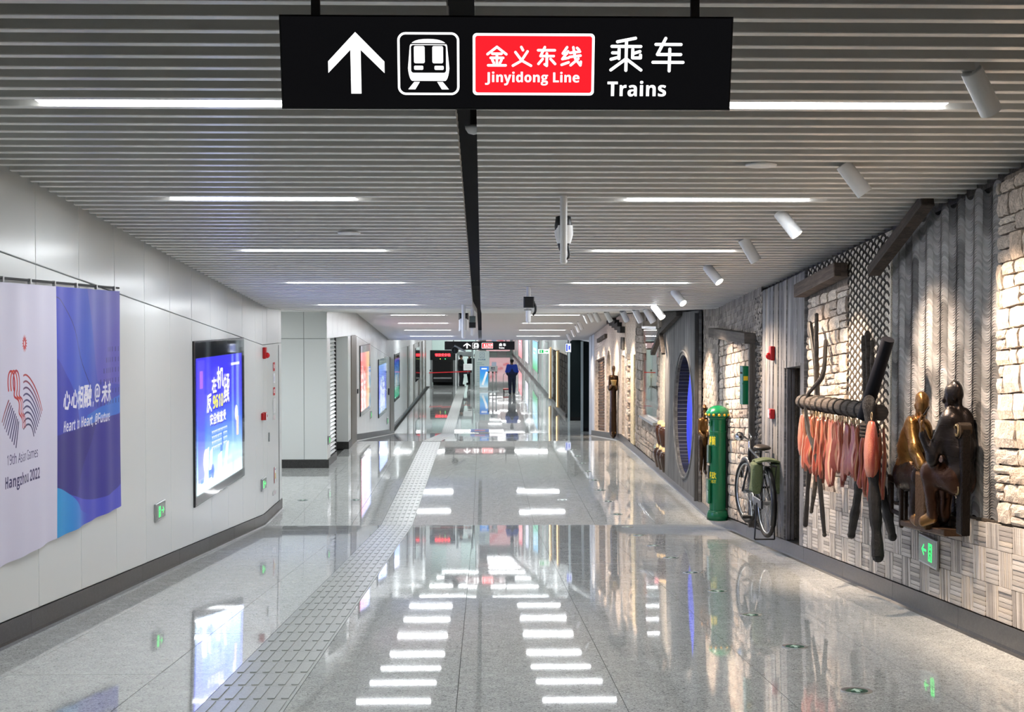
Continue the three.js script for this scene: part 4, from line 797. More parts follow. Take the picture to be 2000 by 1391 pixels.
// ------------------------------------------------------------------ rack of cured meat
{
  const t = base('meat_rack', W(2.82, 1.47, 10.36), 'dark wooden rack of lashed poles and a thick log, hung with cured meat', 'rack');
  const c = t.position, P = (x, v, d) => W(x, v, d).sub(c), bark = mapTinted(0x5a5048, woodGrain, 0.8, 0.012), dark = mapTinted(0x2a2624, woodGrain, 0.5, 0.012), grey = mapTinted(0x6a625a, woodGrain, 0.8, 0.01);
  const pole = (pts, r0, m, n = 'pole') => { const cv = new THREE.CatmullRomCurve3(pts), g = new THREE.TubeGeometry(cv, 24, r0, 8), q = g.attributes.position; for (let i = 0; i < q.count; i++) { const k = Math.floor(i / 9) / 24, ctr = cv.getPointAt(Math.min(1, k)), s = 1 + 0.12 * Math.sin(k * 19 + r0 * 900) + 0.08 * Math.sin(k * 43); q.setXYZ(i, ctr.x + (q.getX(i) - ctr.x) * s, ctr.y + (q.getY(i) - ctr.y) * s, ctr.z + (q.getZ(i) - ctr.z) * s); } g.computeVertexNormals(); const caps = [0, 1].map(e => new THREE.SphereGeometry(r0 * 0.98, 8, 6).translate(...cv.getPointAt(e).toArray())); return part(t, n, merge([g, ...caps]), m); };
  const log = part(t, 'log', rod(P(2.82, 1.535, 11.5), P(2.82, 1.415, 9.2), 0.055, 0.058, 20), bark);
  for (let i = 0; i < 11; i++) { const k = 0.06 + i * 0.082, a = P(2.82, 1.535 - 0.12 * k, 11.5 - 2.3 * k); const g = new THREE.TorusGeometry(0.058, 0.012, 6, 20); g.rotateY(0.2 * Math.sin(i * 3)); part(log, 'lashing', g, i % 3 ? grey : dark, a); }
  pole([P(2.97, 2.25, 11.82), P(2.95, 1.9, 11.55), P(2.93, 1.5, 11.38), P(2.9, 1.0, 11.5), P(2.88, 0.43, 11.57)], 0.022, dark); pole([P(2.95, 2.3, 11.5), P(2.93, 1.6, 11.42), P(2.92, 0.9, 11.36), P(2.9, 0.56, 11.44)], 0.019, grey); pole([P(2.88, 2.03, 10.92), P(2.87, 1.74, 10.98), P(2.79, 1.57, 11.18), P(2.77, 1.35, 11.1), P(2.78, 1.03, 10.8), P(2.78, 0.43, 10.54)], 0.019, dark); pole([P(2.98, 2.2, 11.66), P(2.94, 1.6, 11.4)], 0.018, grey);
  const up = rod(P(2.84, 1.93, 9.1), P(2.76, 1.38, 9.4), 0.045, 0.05, 14); part(t, 'thick_pole', up, new THREE.MeshPhysicalMaterial({ color: 0x0a0c14, roughness: 0.7, specularIntensity: 0.35 }));
  pole([P(2.75, 1.5, 9.24), P(2.75, 1.08, 9.15), P(2.75, 0.75, 9.08), P(2.75, 0.41, 9.0)], 0.043, dark, 'thick_pole'); pole([P(2.93, 2.0, 10.0), P(2.92, 1.5, 9.9)], 0.02, grey); pole([P(2.94, 2.03, 9.93), P(2.93, 1.5, 9.84)], 0.022, bark); pole([P(2.95, 1.96, 9.84), P(2.94, 1.5, 9.82)], 0.016, grey); pole([P(2.88, 1.15, 9.6), P(2.9, 0.95, 9.5), P(2.92, 0.53, 9.22)], 0.034, dark); pole([P(2.83, 1.25, 9.66), P(2.85, 0.94, 9.79), P(2.87, 0.47, 10.08)], 0.034, dark);
  const kn = new THREE.TorusGeometry(0.055, 0.014, 8, 20).rotateX(Math.PI / 2); for (let i = 0; i < 4; i++) part(t, 'rope_wrap', kn, bark, P(2.755, 1.33 - i * 0.026, 9.24));
  // pieces of meat: streaks of fat and lean in the texture, each a lumpy slab on a cord
  const streak = texture(256, (u, v) => { const a = n16(u * 6, v * 2.5) * 0.65 + n64(u * 22, v * 8) * 0.35, f = Math.max(0, Math.min(1, (a - 0.4) * 4)); return [0.8 + 0.19 * f, 0.38 + 0.46 * f, 0.27 + 0.42 * f]; }, true, 1);
  const mm = [0xffffff, 0xffd8c8, 0xffe8d0, 0xe0a090, 0xffe0d8].map(k => new THREE.MeshPhysicalMaterial({ color: k, map: streak, roughness: 0.36, clearcoat: 0.6, clearcoatRoughness: 0.28, bumpMap: rough, bumpScale: 0.01 }));
  const slabs = [0, 1, 2, 3].map(q => { const g = new THREE.BoxGeometry(1, 1, 1, 3, 12, 3), p = g.attributes.position; for (let i = 0; i < p.count; i++) { const y = p.getY(i) * 2, end = Math.pow(Math.max(0, 1 - Math.pow(Math.abs(y), 5)), 0.5), k = (0.55 + 0.45 * end) * (0.86 - 0.2 * y + 0.1 * Math.sin(y * 5 + q * 2.1) + 0.06 * Math.sin(y * 13 + q)), r = 1 - 0.14 * (Math.abs(p.getX(i)) > 0.4 && Math.abs(p.getZ(i)) > 0.4 ? 1 : 0); p.setXYZ(i, p.getX(i) * k * r + 0.16 * Math.sin(y * 3.1 + q), p.getY(i) * (1 - 0.04 * Math.abs(p.getZ(i))) + 0.03 * Math.sin(p.getZ(i) * 7 + q), p.getZ(i) * k * r + 0.1 * Math.sin(y * 4 + q * 1.7)); } g.computeVertexNormals(); return g; });
  const cord = new THREE.TorusGeometry(0.017, 0.003, 6, 14).scale(1, 1.5, 1).rotateY(Math.PI / 2), N = 38, cordMat = std(0x9a8668, 0.9);
  for (let i = 0; i < N; i++) {
    const k = (i + 0.5) / N, d = 11.34 - 2.12 * k + rr(-0.02, 0.02), top = 1.535 - 0.12 * k - 0.1, len = rr(0.36, 0.54) * (i > 24 && i < 29 ? 0.72 : 1), x = 2.82 + (i % 2 ? 0.035 : -0.03) + rr(-0.015, 0.015);
    const m = base('cured_meat', W(x, top, d), (i ? ORDINAL_L[i] : 'leftmost') + ' slab of cured meat from the left end of the rack', 'meat', 'cured meat hanging on the rack');
    const s = part(m, 'slab', slabs[i % 4], mm[Math.floor(rnd() * 5)], V(0, -len / 2 - 0.02, 0), [rr(-0.06, 0.06), rr(-0.9, 0.9), rr(-0.05, 0.05)]); s.scale.set(rr(0.03, 0.042), len, rr(0.075, 0.12)); part(m, 'cord', cord, cordMat, V(0, 0.006, 0));
  }
  const ham = (x, v, d, l, r, label) => { const m = base('cured_ham', W(x, v, d), label, 'meat', 'cured meat hanging on the rack'), g = lathe([[0.001, 0], [0.2, 0.02], [0.3, 0.1], [0.42, 0.3], [0.5, 0.55], [0.46, 0.8], [0.3, 0.95], [0.001, 1]].map(q => [q[0] * r, -q[1] * l]), 20).scale(0.6, 1, 1); part(m, 'leg', g, mm[3]); part(m, 'cord', cord, cordMat, V(0, 0.03, 0)); };
  ham(2.74, 1.36, 9.14, 0.42, 0.17, 'large dark red cured ham at the right end of the rack'); ham(2.82, 1.42, 11.46, 0.38, 0.13, 'dark red cured ham at the left end of the rack');
}
// ------------------------------------------------------------------ bicycle hung on the wall
{
  const t = wallGroup('bicycle', 14.05, 0.17, 'old black bicycle with green canvas saddlebags mounted on the wall beside the planks', 'bicycle', 0.12);
  const black = std(0x17181a, 0.3), tyre = std(0x1c1b1a, 0.8), R = 0.335, rx = 0.5, fx = -0.5, y0 = 0.37;
  const wheel = (x, tilt) => { const w = new THREE.Group(); w.name = 'wheel'; w.position.set(x, y0, 0); w.rotation.y = tilt; t.add(w); part(w, 'tyre', new THREE.TorusGeometry(R, 0.022, 10, 48), tyre); part(w, 'rim', new THREE.TorusGeometry(R - 0.026, 0.011, 6, 48), M.steel); part(w, 'hub', new THREE.CylinderGeometry(0.022, 0.022, 0.09, 12).rotateX(Math.PI / 2), M.steel); const sp = []; for (let i = 0; i < 28; i++) { const a = i / 28 * 2 * Math.PI; sp.push(rod(V(0.018 * Math.cos(a + 0.7), 0.018 * Math.sin(a + 0.7), i % 2 ? 0.035 : -0.035), V((R - 0.03) * Math.cos(a), (R - 0.03) * Math.sin(a), 0), 0.0018, 0.0018, 5)); } part(w, 'spokes', merge(sp), M.steel); };
  wheel(rx, 0.05); wheel(fx, 0.16);
  const tb = (a, b, r = 0.016) => rod(V(...a), V(...b), r, r, 10), bb = [0.08, 0.34, 0], st = [0.2, 0.8, 0], hd = [-0.36, 0.86, 0], hl = [-0.38, 0.72, 0];
  part(t, 'frame', merge([tb(bb, st), tb(st, hd), tb(bb, hl), tb(hd, hl, 0.019), tb(bb, [rx, y0, 0.05], 0.01), tb(bb, [rx, y0, -0.05], 0.01), tb(st, [rx, y0, 0.05], 0.009), tb(st, [rx, y0, -0.05], 0.009), tb(hl, [fx, y0, 0.05], 0.012), tb(hl, [fx, y0, -0.05], 0.012), tb(st, [0.22, 0.9, 0], 0.013)]), black);
  const saddle = netMesh((x, y, z) => { const w = 0.035 + 0.075 * Math.max(0, Math.min(1, (x + 0.12) / 0.2)); return Math.sqrt((x / 0.15) ** 2 + (y / 0.035) ** 2 + (z / w) ** 2) * 0.05 - 0.05; }, [-0.18, -0.06, -0.14], [0.18, 0.06, 0.14], 0.012); part(t, 'saddle', saddle, std(0x2a221c, 0.4), V(0.22, 0.93, 0)); part(t, 'saddle_springs', merge([-0.05, 0.05].map(z => new THREE.TorusGeometry(0.022, 0.006, 6, 14).rotateX(1.57).translate(0.28, 0.885, z))), M.steel);
  part(t, 'handlebar', merge([tube([V(-0.12, 1.03, 0.16), V(-0.24, 1.03, 0.13), V(-0.34, 0.99, 0.06), V(-0.38, 0.95, 0), V(-0.45, 0.98, -0.04), V(-0.52, 1.02, -0.03)], 0.011, 32), tb(hd, [-0.38, 0.96, 0], 0.012)]), M.chrome); part(t, 'grip', rod(V(-0.13, 1.03, 0.158), V(-0.02, 1.02, 0.17), 0.017, 0.016), std(0x26211d, 0.7)); part(t, 'headlamp', lathe([[0.001, -0.05], [0.03, -0.045], [0.05, 0], [0.052, 0.02], [0.001, 0.024]], 20).rotateZ(Math.PI / 2), M.chrome, V(-0.42, 0.99, 0.1));
  const guard = (x, a0, a1) => { const g = new THREE.TorusGeometry(R + 0.03, 0.03, 6, 28, a1 - a0).scale(1, 1, 1); g.rotateZ(a0); return g.scale(1, 1, 1.1).translate(x, y0, 0); }; part(t, 'rear_mudguard', guard(rx, -0.5, 2.6), black); part(t, 'front_mudguard', guard(fx, 0.7, 2.8), black);
  part(t, 'carrier', merge([tb([0.26, 0.78, 0.06], [0.72, 0.78, 0.06], 0.006), tb([0.26, 0.78, -0.06], [0.72, 0.78, -0.06], 0.006), tb([0.72, 0.78, 0.06], [0.72, 0.78, -0.06], 0.006), tb([0.7, 0.78, 0.06], [rx, y0, 0.06], 0.006), tb([0.7, 0.78, -0.06], [rx, y0, -0.06], 0.006)]), black);
  const bagMat = std(0x5c6848, 0.85, { bumpMap: rough, bumpScale: 0.008 }), bags = base('saddlebags', W(RIGHT - 0.12, 0.17 + 0.79, 14.05 - 0.47), 'faded green canvas saddlebags draped over the bicycle carrier', 'bag'); bags.rotation.y = -Math.PI / 2;
  part(bags, 'flap', netMesh((x, y, z) => { const d = Math.max(Math.abs(x) - 0.15, Math.abs(z) - 0.12, Math.abs(y + 1.6 * z * z + 0.008 * Math.sin(x * 40)) - 0.012); return d; }, [-0.2, -0.08, -0.19], [0.2, 0.05, 0.19], 0.012), bagMat, V(0, 0.0, 0.0));
  for (const s of [1, -1]) part(bags, 'pouch', netMesh((x, y, z) => { const q = [Math.abs(x) - 0.1, Math.abs(y) - 0.13, Math.abs(z) - 0.014 - 0.015 * Math.sin(x * 14 + y * 9)]; return Math.hypot(...q.map(k => Math.max(0, k))) + Math.min(0, Math.max(...q)) - 0.03; }, [-0.2, -0.19, -0.1], [0.2, 0.19, 0.1], 0.014), bagMat, V(0, -0.19, s * 0.112), [s * -0.06, 0, 0]);
  const cr = new THREE.Group(); cr.name = 'crank'; cr.position.set(...bb); t.add(cr); part(cr, 'chainwheel', new THREE.TorusGeometry(0.085, 0.008, 6, 30), M.steel, V(0, 0, 0.06)); part(cr, 'arms', merge([tb([0, 0, 0.075], [0.08, -0.15, 0.08], 0.009), tb([0, 0, -0.075], [-0.08, 0.15, -0.08], 0.009)]), M.steel); part(cr, 'pedal', chamfer(0.09, 0.03, 0.1, 0.006), std(0x24221f, 0.8), V(0.08, -0.16, 0.14)); part(t, 'chain_case', chamfer(0.5, 0.09, 0.02, 0.008), black, V(0.3, 0.36, 0.055));
  part(t, 'kickstand', merge([tb([rx - 0.05, y0, 0.09], [rx + 0.04, 0.0, 0.13], 0.008), tb([rx - 0.05, y0, -0.09], [rx + 0.04, 0.0, -0.08], 0.008), tb([rx + 0.04, 0.0, 0.13], [rx + 0.04, 0.0, -0.08], 0.008)]), black); part(t, 'wall_bracket', merge([tb([0.2, 0.5, 0], [0.2, 0.5, -0.2], 0.012), tb([-0.3, 0.6, 0], [-0.3, 0.6, -0.2], 0.012)]), black);
}
// ------------------------------------------------------------------ green post box and wall letter box
{
  const green = std(0x0e6a42, 0.22), t = base('post_box', W(2.955, 0.125, 16.35), 'tall round green post box with yellow lettering mounted on the right wall', 'post box'), gold = std(0xf0b41c, 0.25), r = 0.104;
  part(t, 'base_ring', lathe([[0.001, 0], [0.135, 0], [0.137, 0.06], [0.13, 0.07], [0.132, 0.085], [0.124, 0.095], [0.126, 0.11], [r, 0.125], [r, 0.13]], 40), green);
  part(t, 'column', lathe([[r, 0.12], [r, 1.1], [r + 0.006, 1.105], [r + 0.006, 1.12], [r - 0.002, 1.125], [r - 0.002, 1.28], [r + 0.004, 1.27], [0.135, 1.31], [0.001, 1.31]], 40), green);
  const cap = part(t, 'cap', lathe([[0.135, 1.3], [0.15, 1.312], [0.152, 1.345], [0.146, 1.362], [0.128, 1.388], [0.095, 1.415], [0.05, 1.436], [0.001, 1.443]], 40), green);
  for (let i = 0; i < 14; i++) { const a = i / 14 * 2 * Math.PI + 0.3; part(cap, 'stud', new THREE.SphereGeometry(0.017, 12, 8), gold, V(0.15 * Math.cos(a), 1.328, 0.15 * Math.sin(a))); }
  part(t, 'slot_plate', chamfer(0.02, 0.07, 0.1, 0.004), green, V(-r, 1.22, 0.02)); part(t, 'slot', chamfer(0.01, 0.02, 0.07, 0.002), M.black, V(-r - 0.008, 1.225, 0.02));
  const text = (lines, v, h) => { const map = canvasTexture(512, 256, (c, X, Y) => { c.fillStyle = '#0e6a42'; c.fillRect(0, 0, X, Y); lines(c, X, Y); }); const g = new THREE.CylinderGeometry(r + 0.0025, r + 0.0025, h, 20, 1, true, -Math.PI / 2 - 0.15, 1.45); part(t, 'lettering', g, std(0xffffff, 0.3, { map }), V(0, v, 0)); };
  text((c, X, Y) => { c.fillStyle = '#e6cf1e'; glyphs(c, '邮筒', X * 0.06, Y * 0.08, X * 0.4, '#f2dc20', 0.15, 0.08); }, 1.0, 0.14); text((c, X, Y) => { glyphs(c, '邮政', X * 0.06, Y * 0.02, X * 0.3, '#f2dc20', 0.15, 0.1, 1.4); fitted(c, 'POST', X * 0.06, Y * 0.97, X * 0.88, 'bold ' + Y * 0.34 + 'px sans-serif', '#f2dc20'); }, 0.54, 0.15);
  const door = part(t, 'collection_door', chamfer(0.03, 0.3, 0.15, 0.006), green, V(-r - 0.012, 0.36, 0.0)); part(door, 'lock', new THREE.CylinderGeometry(0.01, 0.01, 0.01, 12).rotateZ(Math.PI / 2), M.steel, V(-0.018, 0.02, 0.03)); part(t, 'notice_box', chamfer(0.03, 0.22, 0.13, 0.005), std(0x0a4a2e, 0.25), V(-r - 0.01, 0.83, 0.0)); part(t, 'side_plate', chamfer(0.016, 0.16, 0.08, 0.004), std(0x12231c, 0.4), V(-r - 0.006, 0.6, -0.02)); part(t, 'wall_bracket', box(0.045, 1.1, 0.1), M.dark, V(0.118, 0.7, 0));
  const u = base('letter_box', W(3.0, 1.56, 14.93), 'small green letter box high on the pale stones above the bicycle', 'letter box');
  part(u, 'case', chamfer(0.07, 0.44, 0.16, 0.005), green, V(0, 0.22, 0)); part(u, 'label', chamfer(0.05, 0.05, 0.004, 0.001), std(0xe8c22a, 0.4), V(0, 0.3, 0.082)); part(u, 'ledge', chamfer(0.08, 0.015, 0.17, 0.003), green, V(0, 0.24, 0)); part(u, 'slot', chamfer(0.006, 0.02, 0.1, 0.002), M.black, V(-0.037, 0.36, 0));
}
// ------------------------------------------------------------------ glazed jars stacked beside the round gate
[[21.8, 0.146, 'front'], [22.2, 0.146, 'middle'], [22.6, 0.146, 'rear'], [21.95, 0.56, 'front'], [22.4, 0.56, 'rear']].forEach(([d, v, w], i) => {
  const t = base('wine_jar', W(3.09, v, d), 'brown glazed wine jar, ' + w + ' one of the ' + (i < 3 ? 'lower' : 'upper') + ' row beside the round gate', 'jar', 'stacked wine jars');
  part(t, 'jar', lathe([[0.001, 0], [0.075, 0], [0.085, 0.02], [0.125, 0.2], [0.13, 0.27], [0.115, 0.33], [0.07, 0.355], [0.001, 0.356]], 24), std(i < 3 ? 0x2e1d12 : 0x3a2214, 0.18)); part(t, 'cap', lathe([[0.085, 0.34], [0.088, 0.365], [0.075, 0.405], [0.055, 0.412], [0.001, 0.414]], 20), std(0xd2b98c, 0.9));
});
// ------------------------------------------------------------------ banner on the left wall
{
  const d0 = 7.25, d1 = 10.33, y0 = 1.24, y1 = 2.93, w = d1 - d0, h = y1 - y0, K = 2000 / w;
  const map = canvasTexture(2000, Math.round(K * h), (c, X, Y) => {
    const x = d => (d - d0) * K, y = v => (y1 - v) * K;
    c.fillStyle = '#dfdcf0'; c.fillRect(0, 0, X, Y);
    const s = 8.8; c.fillStyle = '#3a3fc4'; c.fillRect(x(s), 0, X, Y);
    const gr = c.createLinearGradient(x(s), 0, X, Y * 0.6); gr.addColorStop(0, '#3138c0'); gr.addColorStop(0.45, '#3f62d2'); gr.addColorStop(0.75, '#4a4cc0'); gr.addColorStop(1, '#4456c4'); c.fillStyle = gr; c.fillRect(x(s), 0, X, Y);
    c.fillStyle = 'rgba(40,44,170,0.7)'; c.beginPath(); c.moveTo(x(s), y(2.45)); c.quadraticCurveTo(x(9.2), y(2.3), x(9.35), y(1.9)); c.lineTo(x(s), y(1.8)); c.fill();
    c.fillStyle = 'rgba(120,104,200,0.55)'; c.beginPath(); c.moveTo(x(9.5), 0); c.lineTo(X, 0); c.lineTo(X, y(2.2)); c.lineTo(x(9.75), y(2.25)); c.fill();
    c.fillStyle = '#3c78dc'; c.beginPath(); c.moveTo(x(9.5), y(2.02)); c.lineTo(X, y(2.12)); c.lineTo(X, y(1.98)); c.lineTo(x(9.4), y(1.9)); c.fill();
    c.fillStyle = '#302a8a'; c.beginPath(); c.moveTo(x(s), y(1.93)); c.lineTo(X, y(1.97)); c.lineTo(X, y(1.42)); c.quadraticCurveTo(x(9.7), y(1.28), x(s), y(1.58)); c.fill();
    c.fillStyle = '#38349c'; c.beginPath(); c.moveTo(x(9.15), y(1.44)); c.lineTo(x(9.75), y(1.97)); c.lineTo(X, y(1.97)); c.lineTo(X, y(1.42)); c.quadraticCurveTo(x(9.7), y(1.3), x(9.15), y(1.44)); c.fill();
    c.fillStyle = '#4a50d0'; c.beginPath(); c.moveTo(x(s), y(1.58)); c.quadraticCurveTo(x(9.7), y(1.28), X, y(1.42)); c.lineTo(X, Y); c.lineTo(x(s), Y); c.fill();
    const cy = c.createLinearGradient(x(s), 0, x(9.6), 0); cy.addColorStop(0, '#1fa4e6'); cy.addColorStop(0.55, '#3d8ee6'); cy.addColorStop(1, 'rgba(74,80,208,0)'); c.fillStyle = cy; c.beginPath(); c.moveTo(x(s), y(1.58)); c.quadraticCurveTo(x(9.1), y(1.52), x(9.3), y(1.36)); c.lineTo(x(9.7), Y); c.lineTo(x(s), Y); c.fill();
    c.strokeStyle = '#23207a'; c.lineWidth = 5; c.beginPath(); c.moveTo(x(s), y(2.86)); c.bezierCurveTo(x(9.2), y(2.82), x(9.3), y(2.4), x(9.7), y(2.1)); c.stroke();
    c.fillStyle = 'rgba(40,36,120,0.55)'; for (let i = 0; i < 6; i++) for (let j = 0; j < 10 - i; j++) c.fillRect(X - 34 - j * 44, y(2.5) + (5 - i) * 52 + 0, 14, 24);
    const txt = '#f0eefc'; glyphs(c, '心心相融', x(8.93), y(2.24), K * 0.165, txt, 0.13, 0.06, 0.92, 0.18); c.font = 'bold ' + K * 0.15 + 'px sans-serif'; c.fillStyle = txt; c.fillText(',', x(9.6), y(2.09)); fitted(c, '@', x(9.66), y(2.11), K * 0.15, 'bold ' + K * 0.17 + 'px sans-serif', txt); glyphs(c, '未来', x(9.82), y(2.24), K * 0.155, txt, 0.13, 0.04, 0.85, 0.18);
    c.save(); c.transform(1, 0, -0.2, 1, y(1.94) * 0.2, 0); fitted(c, 'Heart  to  Heart,  @Future', x(8.93), y(1.94), K * 1.1, 'bold ' + K * 0.105 + 'px sans-serif', txt); c.restore();
    // games emblem: a fan of ribs with a red running-track ribbon
    c.lineCap = 'round'; const gx = 8.19, gy = 2.16;
    for (let i = 0; i < 9; i++) {
      const t = i / 8; c.lineWidth = K * 0.011; c.strokeStyle = ['#b0202c', '#86244a', '#5a2a62', '#3b2a6a', '#33266a', '#2b2264', '#2a1f5e', '#251c58', '#221a54'][i];
      c.beginPath(); c.moveTo(x(gx - 0.02 - t * 0.02), y(gy + 0.2 - t * 0.33)); c.bezierCurveTo(x(gx + 0.12), y(gy + 0.225 - t * 0.3), x(gx + 0.2 - t * 0.05), y(gy + 0.12 - t * 0.26), x(gx + 0.335 - t * 0.17), y(gy - 0.04 - t * 0.15)); c.stroke();
      c.strokeStyle = ['#8a2438', '#5a2850', '#3f2a60', '#33266a', '#2c2460', '#2a2060', '#281e5c', '#261c58', '#221a54'][i];
      c.beginPath(); c.moveTo(x(gx - 0.26 + t * 0.13), y(gy + 0.06 - t * 0.14)); c.lineTo(x(gx - 0.37 + t * 0.2), y(gy - 0.06 - t * 0.17)); c.stroke();
    }
    for (const [o, col] of [[0, '#c2202c'], [0.035, '#d8452c'], [0.07, '#b8243a']]) { c.strokeStyle = col; c.lineWidth = K * 0.013; c.beginPath(); c.moveTo(x(gx - 0.26 + o), y(gy + 0.12)); c.bezierCurveTo(x(gx - 0.3 + o), y(gy + 0.27), x(gx - 0.16 + o), y(gy + 0.28), x(gx - 0.18 + o), y(gy + 0.12)); c.bezierCurveTo(x(gx - 0.22 + o), y(gy + 0.04), x(gx - 0.1 + o), y(gy + 0.1), x(gx - 0.12 + o), y(gy)); c.bezierCurveTo(x(gx - 0.14 + o), y(gy - 0.06), x(gx - 0.05 + o), y(gy - 0.02), x(gx - 0.06 + o), y(gy - 0.12)); c.stroke(); }
    c.fillStyle = '#c8202a'; const sy = 2.56; c.beginPath(); for (let i = 0; i < 32; i++) { const a = i / 32 * 2 * Math.PI, r = K * (i % 2 ? 0.034 : 0.058); c.lineTo(x(8.21) + r * Math.cos(a), y(sy) + r * Math.sin(a)); } c.fill(); c.fillStyle = '#f0dfe6'; c.beginPath(); c.arc(x(8.21), y(sy), K * 0.016, 0, 7); c.fill();
    fitted(c, '19th Asian Games', x(7.9), y(1.83), K * 0.52, K * 0.085 + 'px sans-serif', '#2a1f5e'); fitted(c, 'Hangzhou 2022', x(7.87), y(1.69), K * 0.58, 'bold ' + K * 0.1 + 'px sans-serif', '#2a1f5e');
  });
  const t = base('banner', V(LEFT + 0.015, (y0 + y1) / 2, -(d0 + d1) / 2), 'large games banner on the left wall, white half with fan emblem, blue half with slogan', 'banner');
  t.rotation.y = Math.PI / 2;
  part(t, 'printed_sheet', sheet(w, h, (x, y) => 0.012 + 0.009 * Math.sin(x * 7 + y * 1.4) * (0.55 - y / h) + 0.006 * Math.sin(x * 17 + 1)), std(0xffffff, 0.42, { map, side: THREE.DoubleSide }));
  part(t, 'hanging_rail', rod(V(-w / 2, 0, 0), V(w / 2 - 0.02, 0, 0), 0.008), M.dark, V(0, h / 2 + 0.025, 0.015));
  for (let i = 0; i < 7; i++) part(t, 'clip', chamfer(0.02, 0.035, 0.02, 0.003), M.steel, V(-w / 2 + 0.1 + i * 0.47, h / 2 + 0.018, 0.018));
}
// ------------------------------------------------------------------ advertising light boxes on the left wall
function lightBox(d0, d1, y0, y1, x, label, draw, k = 1.15, top = 0.17, bottom = 0.09) {
  const t = base('light_box', V(x, (y0 + y1) / 2, -(d0 + d1) / 2), label, 'light box', 'advertising light boxes'), w = d1 - d0, h = y1 - y0;
  t.rotation.y = Math.PI / 2;
  const fr = new THREE.Shape([[-w / 2, -h / 2], [w / 2, -h / 2], [w / 2, h / 2], [-w / 2, h / 2]].map(p => new THREE.Vector2(...p))), a = 0.07;
  fr.holes.push(new THREE.Path([[-w / 2 + a, -h / 2 + bottom], [-w / 2 + a, h / 2 - top], [w / 2 - a, h / 2 - top], [w / 2 - a, -h / 2 + bottom]].map(p => new THREE.Vector2(...p))));
  part(t, 'frame', new THREE.ExtrudeGeometry(fr, { depth: 0.03, bevelEnabled: true, bevelSize: 0.004, bevelThickness: 0.004, bevelSegments: 1 }), std(0x1b1d20, 0.12), V(0, 0, -0.012));
  const sw = w - 2 * a, sh = h - top - bottom, map = canvasTexture(1024, Math.min(2048, Math.round(1024 * sh / sw)), draw);
  const s = part(t, 'lit_screen', chamfer(sw, sh, 0.012, 0.001), std(0x101014, 0.6), V(0, (bottom - top) / 2, 0.0));
  part(s, 'screen_print', sheet(sw, sh), std(0x050506, 0.4, { emissive: 0xffffff, emissiveMap: map, emissiveIntensity: k }), V(0, 0, 0.008));
  const pane = part(t, 'glass', box(w - 0.02, h - 0.02, 0.004), new THREE.MeshPhysicalMaterial({ color: 0xffffff, roughness: 0.03, transmission: 1, thickness: 0 }), V(0, 0, 0.026));
  part(t, 'caption', sheet(0.5, 0.1), glow(canvasTexture(256, 52, (c, X, Y) => { c.fillStyle = '#0c0d10'; c.fillRect(0, 0, X, Y); glyphs(c, '金义东', 14, 6, 26, '#dfe4ea', 0.14); c.fillStyle = '#dfe4ea'; c.fillRect(14, 40, 130, 5); glyphs(c, '场', 190, 4, 36, '#dfe4ea', 0.16); }), 0.8), V(w * 0.18, h / 2 - 0.085, 0.0185));
  const l = new THREE.RectAreaLight(0xaebfff, k * 0.6, sw, sh); l.rotation.y = Math.PI; l.position.set(0, (bottom - top) / 2, 0.035); t.add(l);
  return t;
}
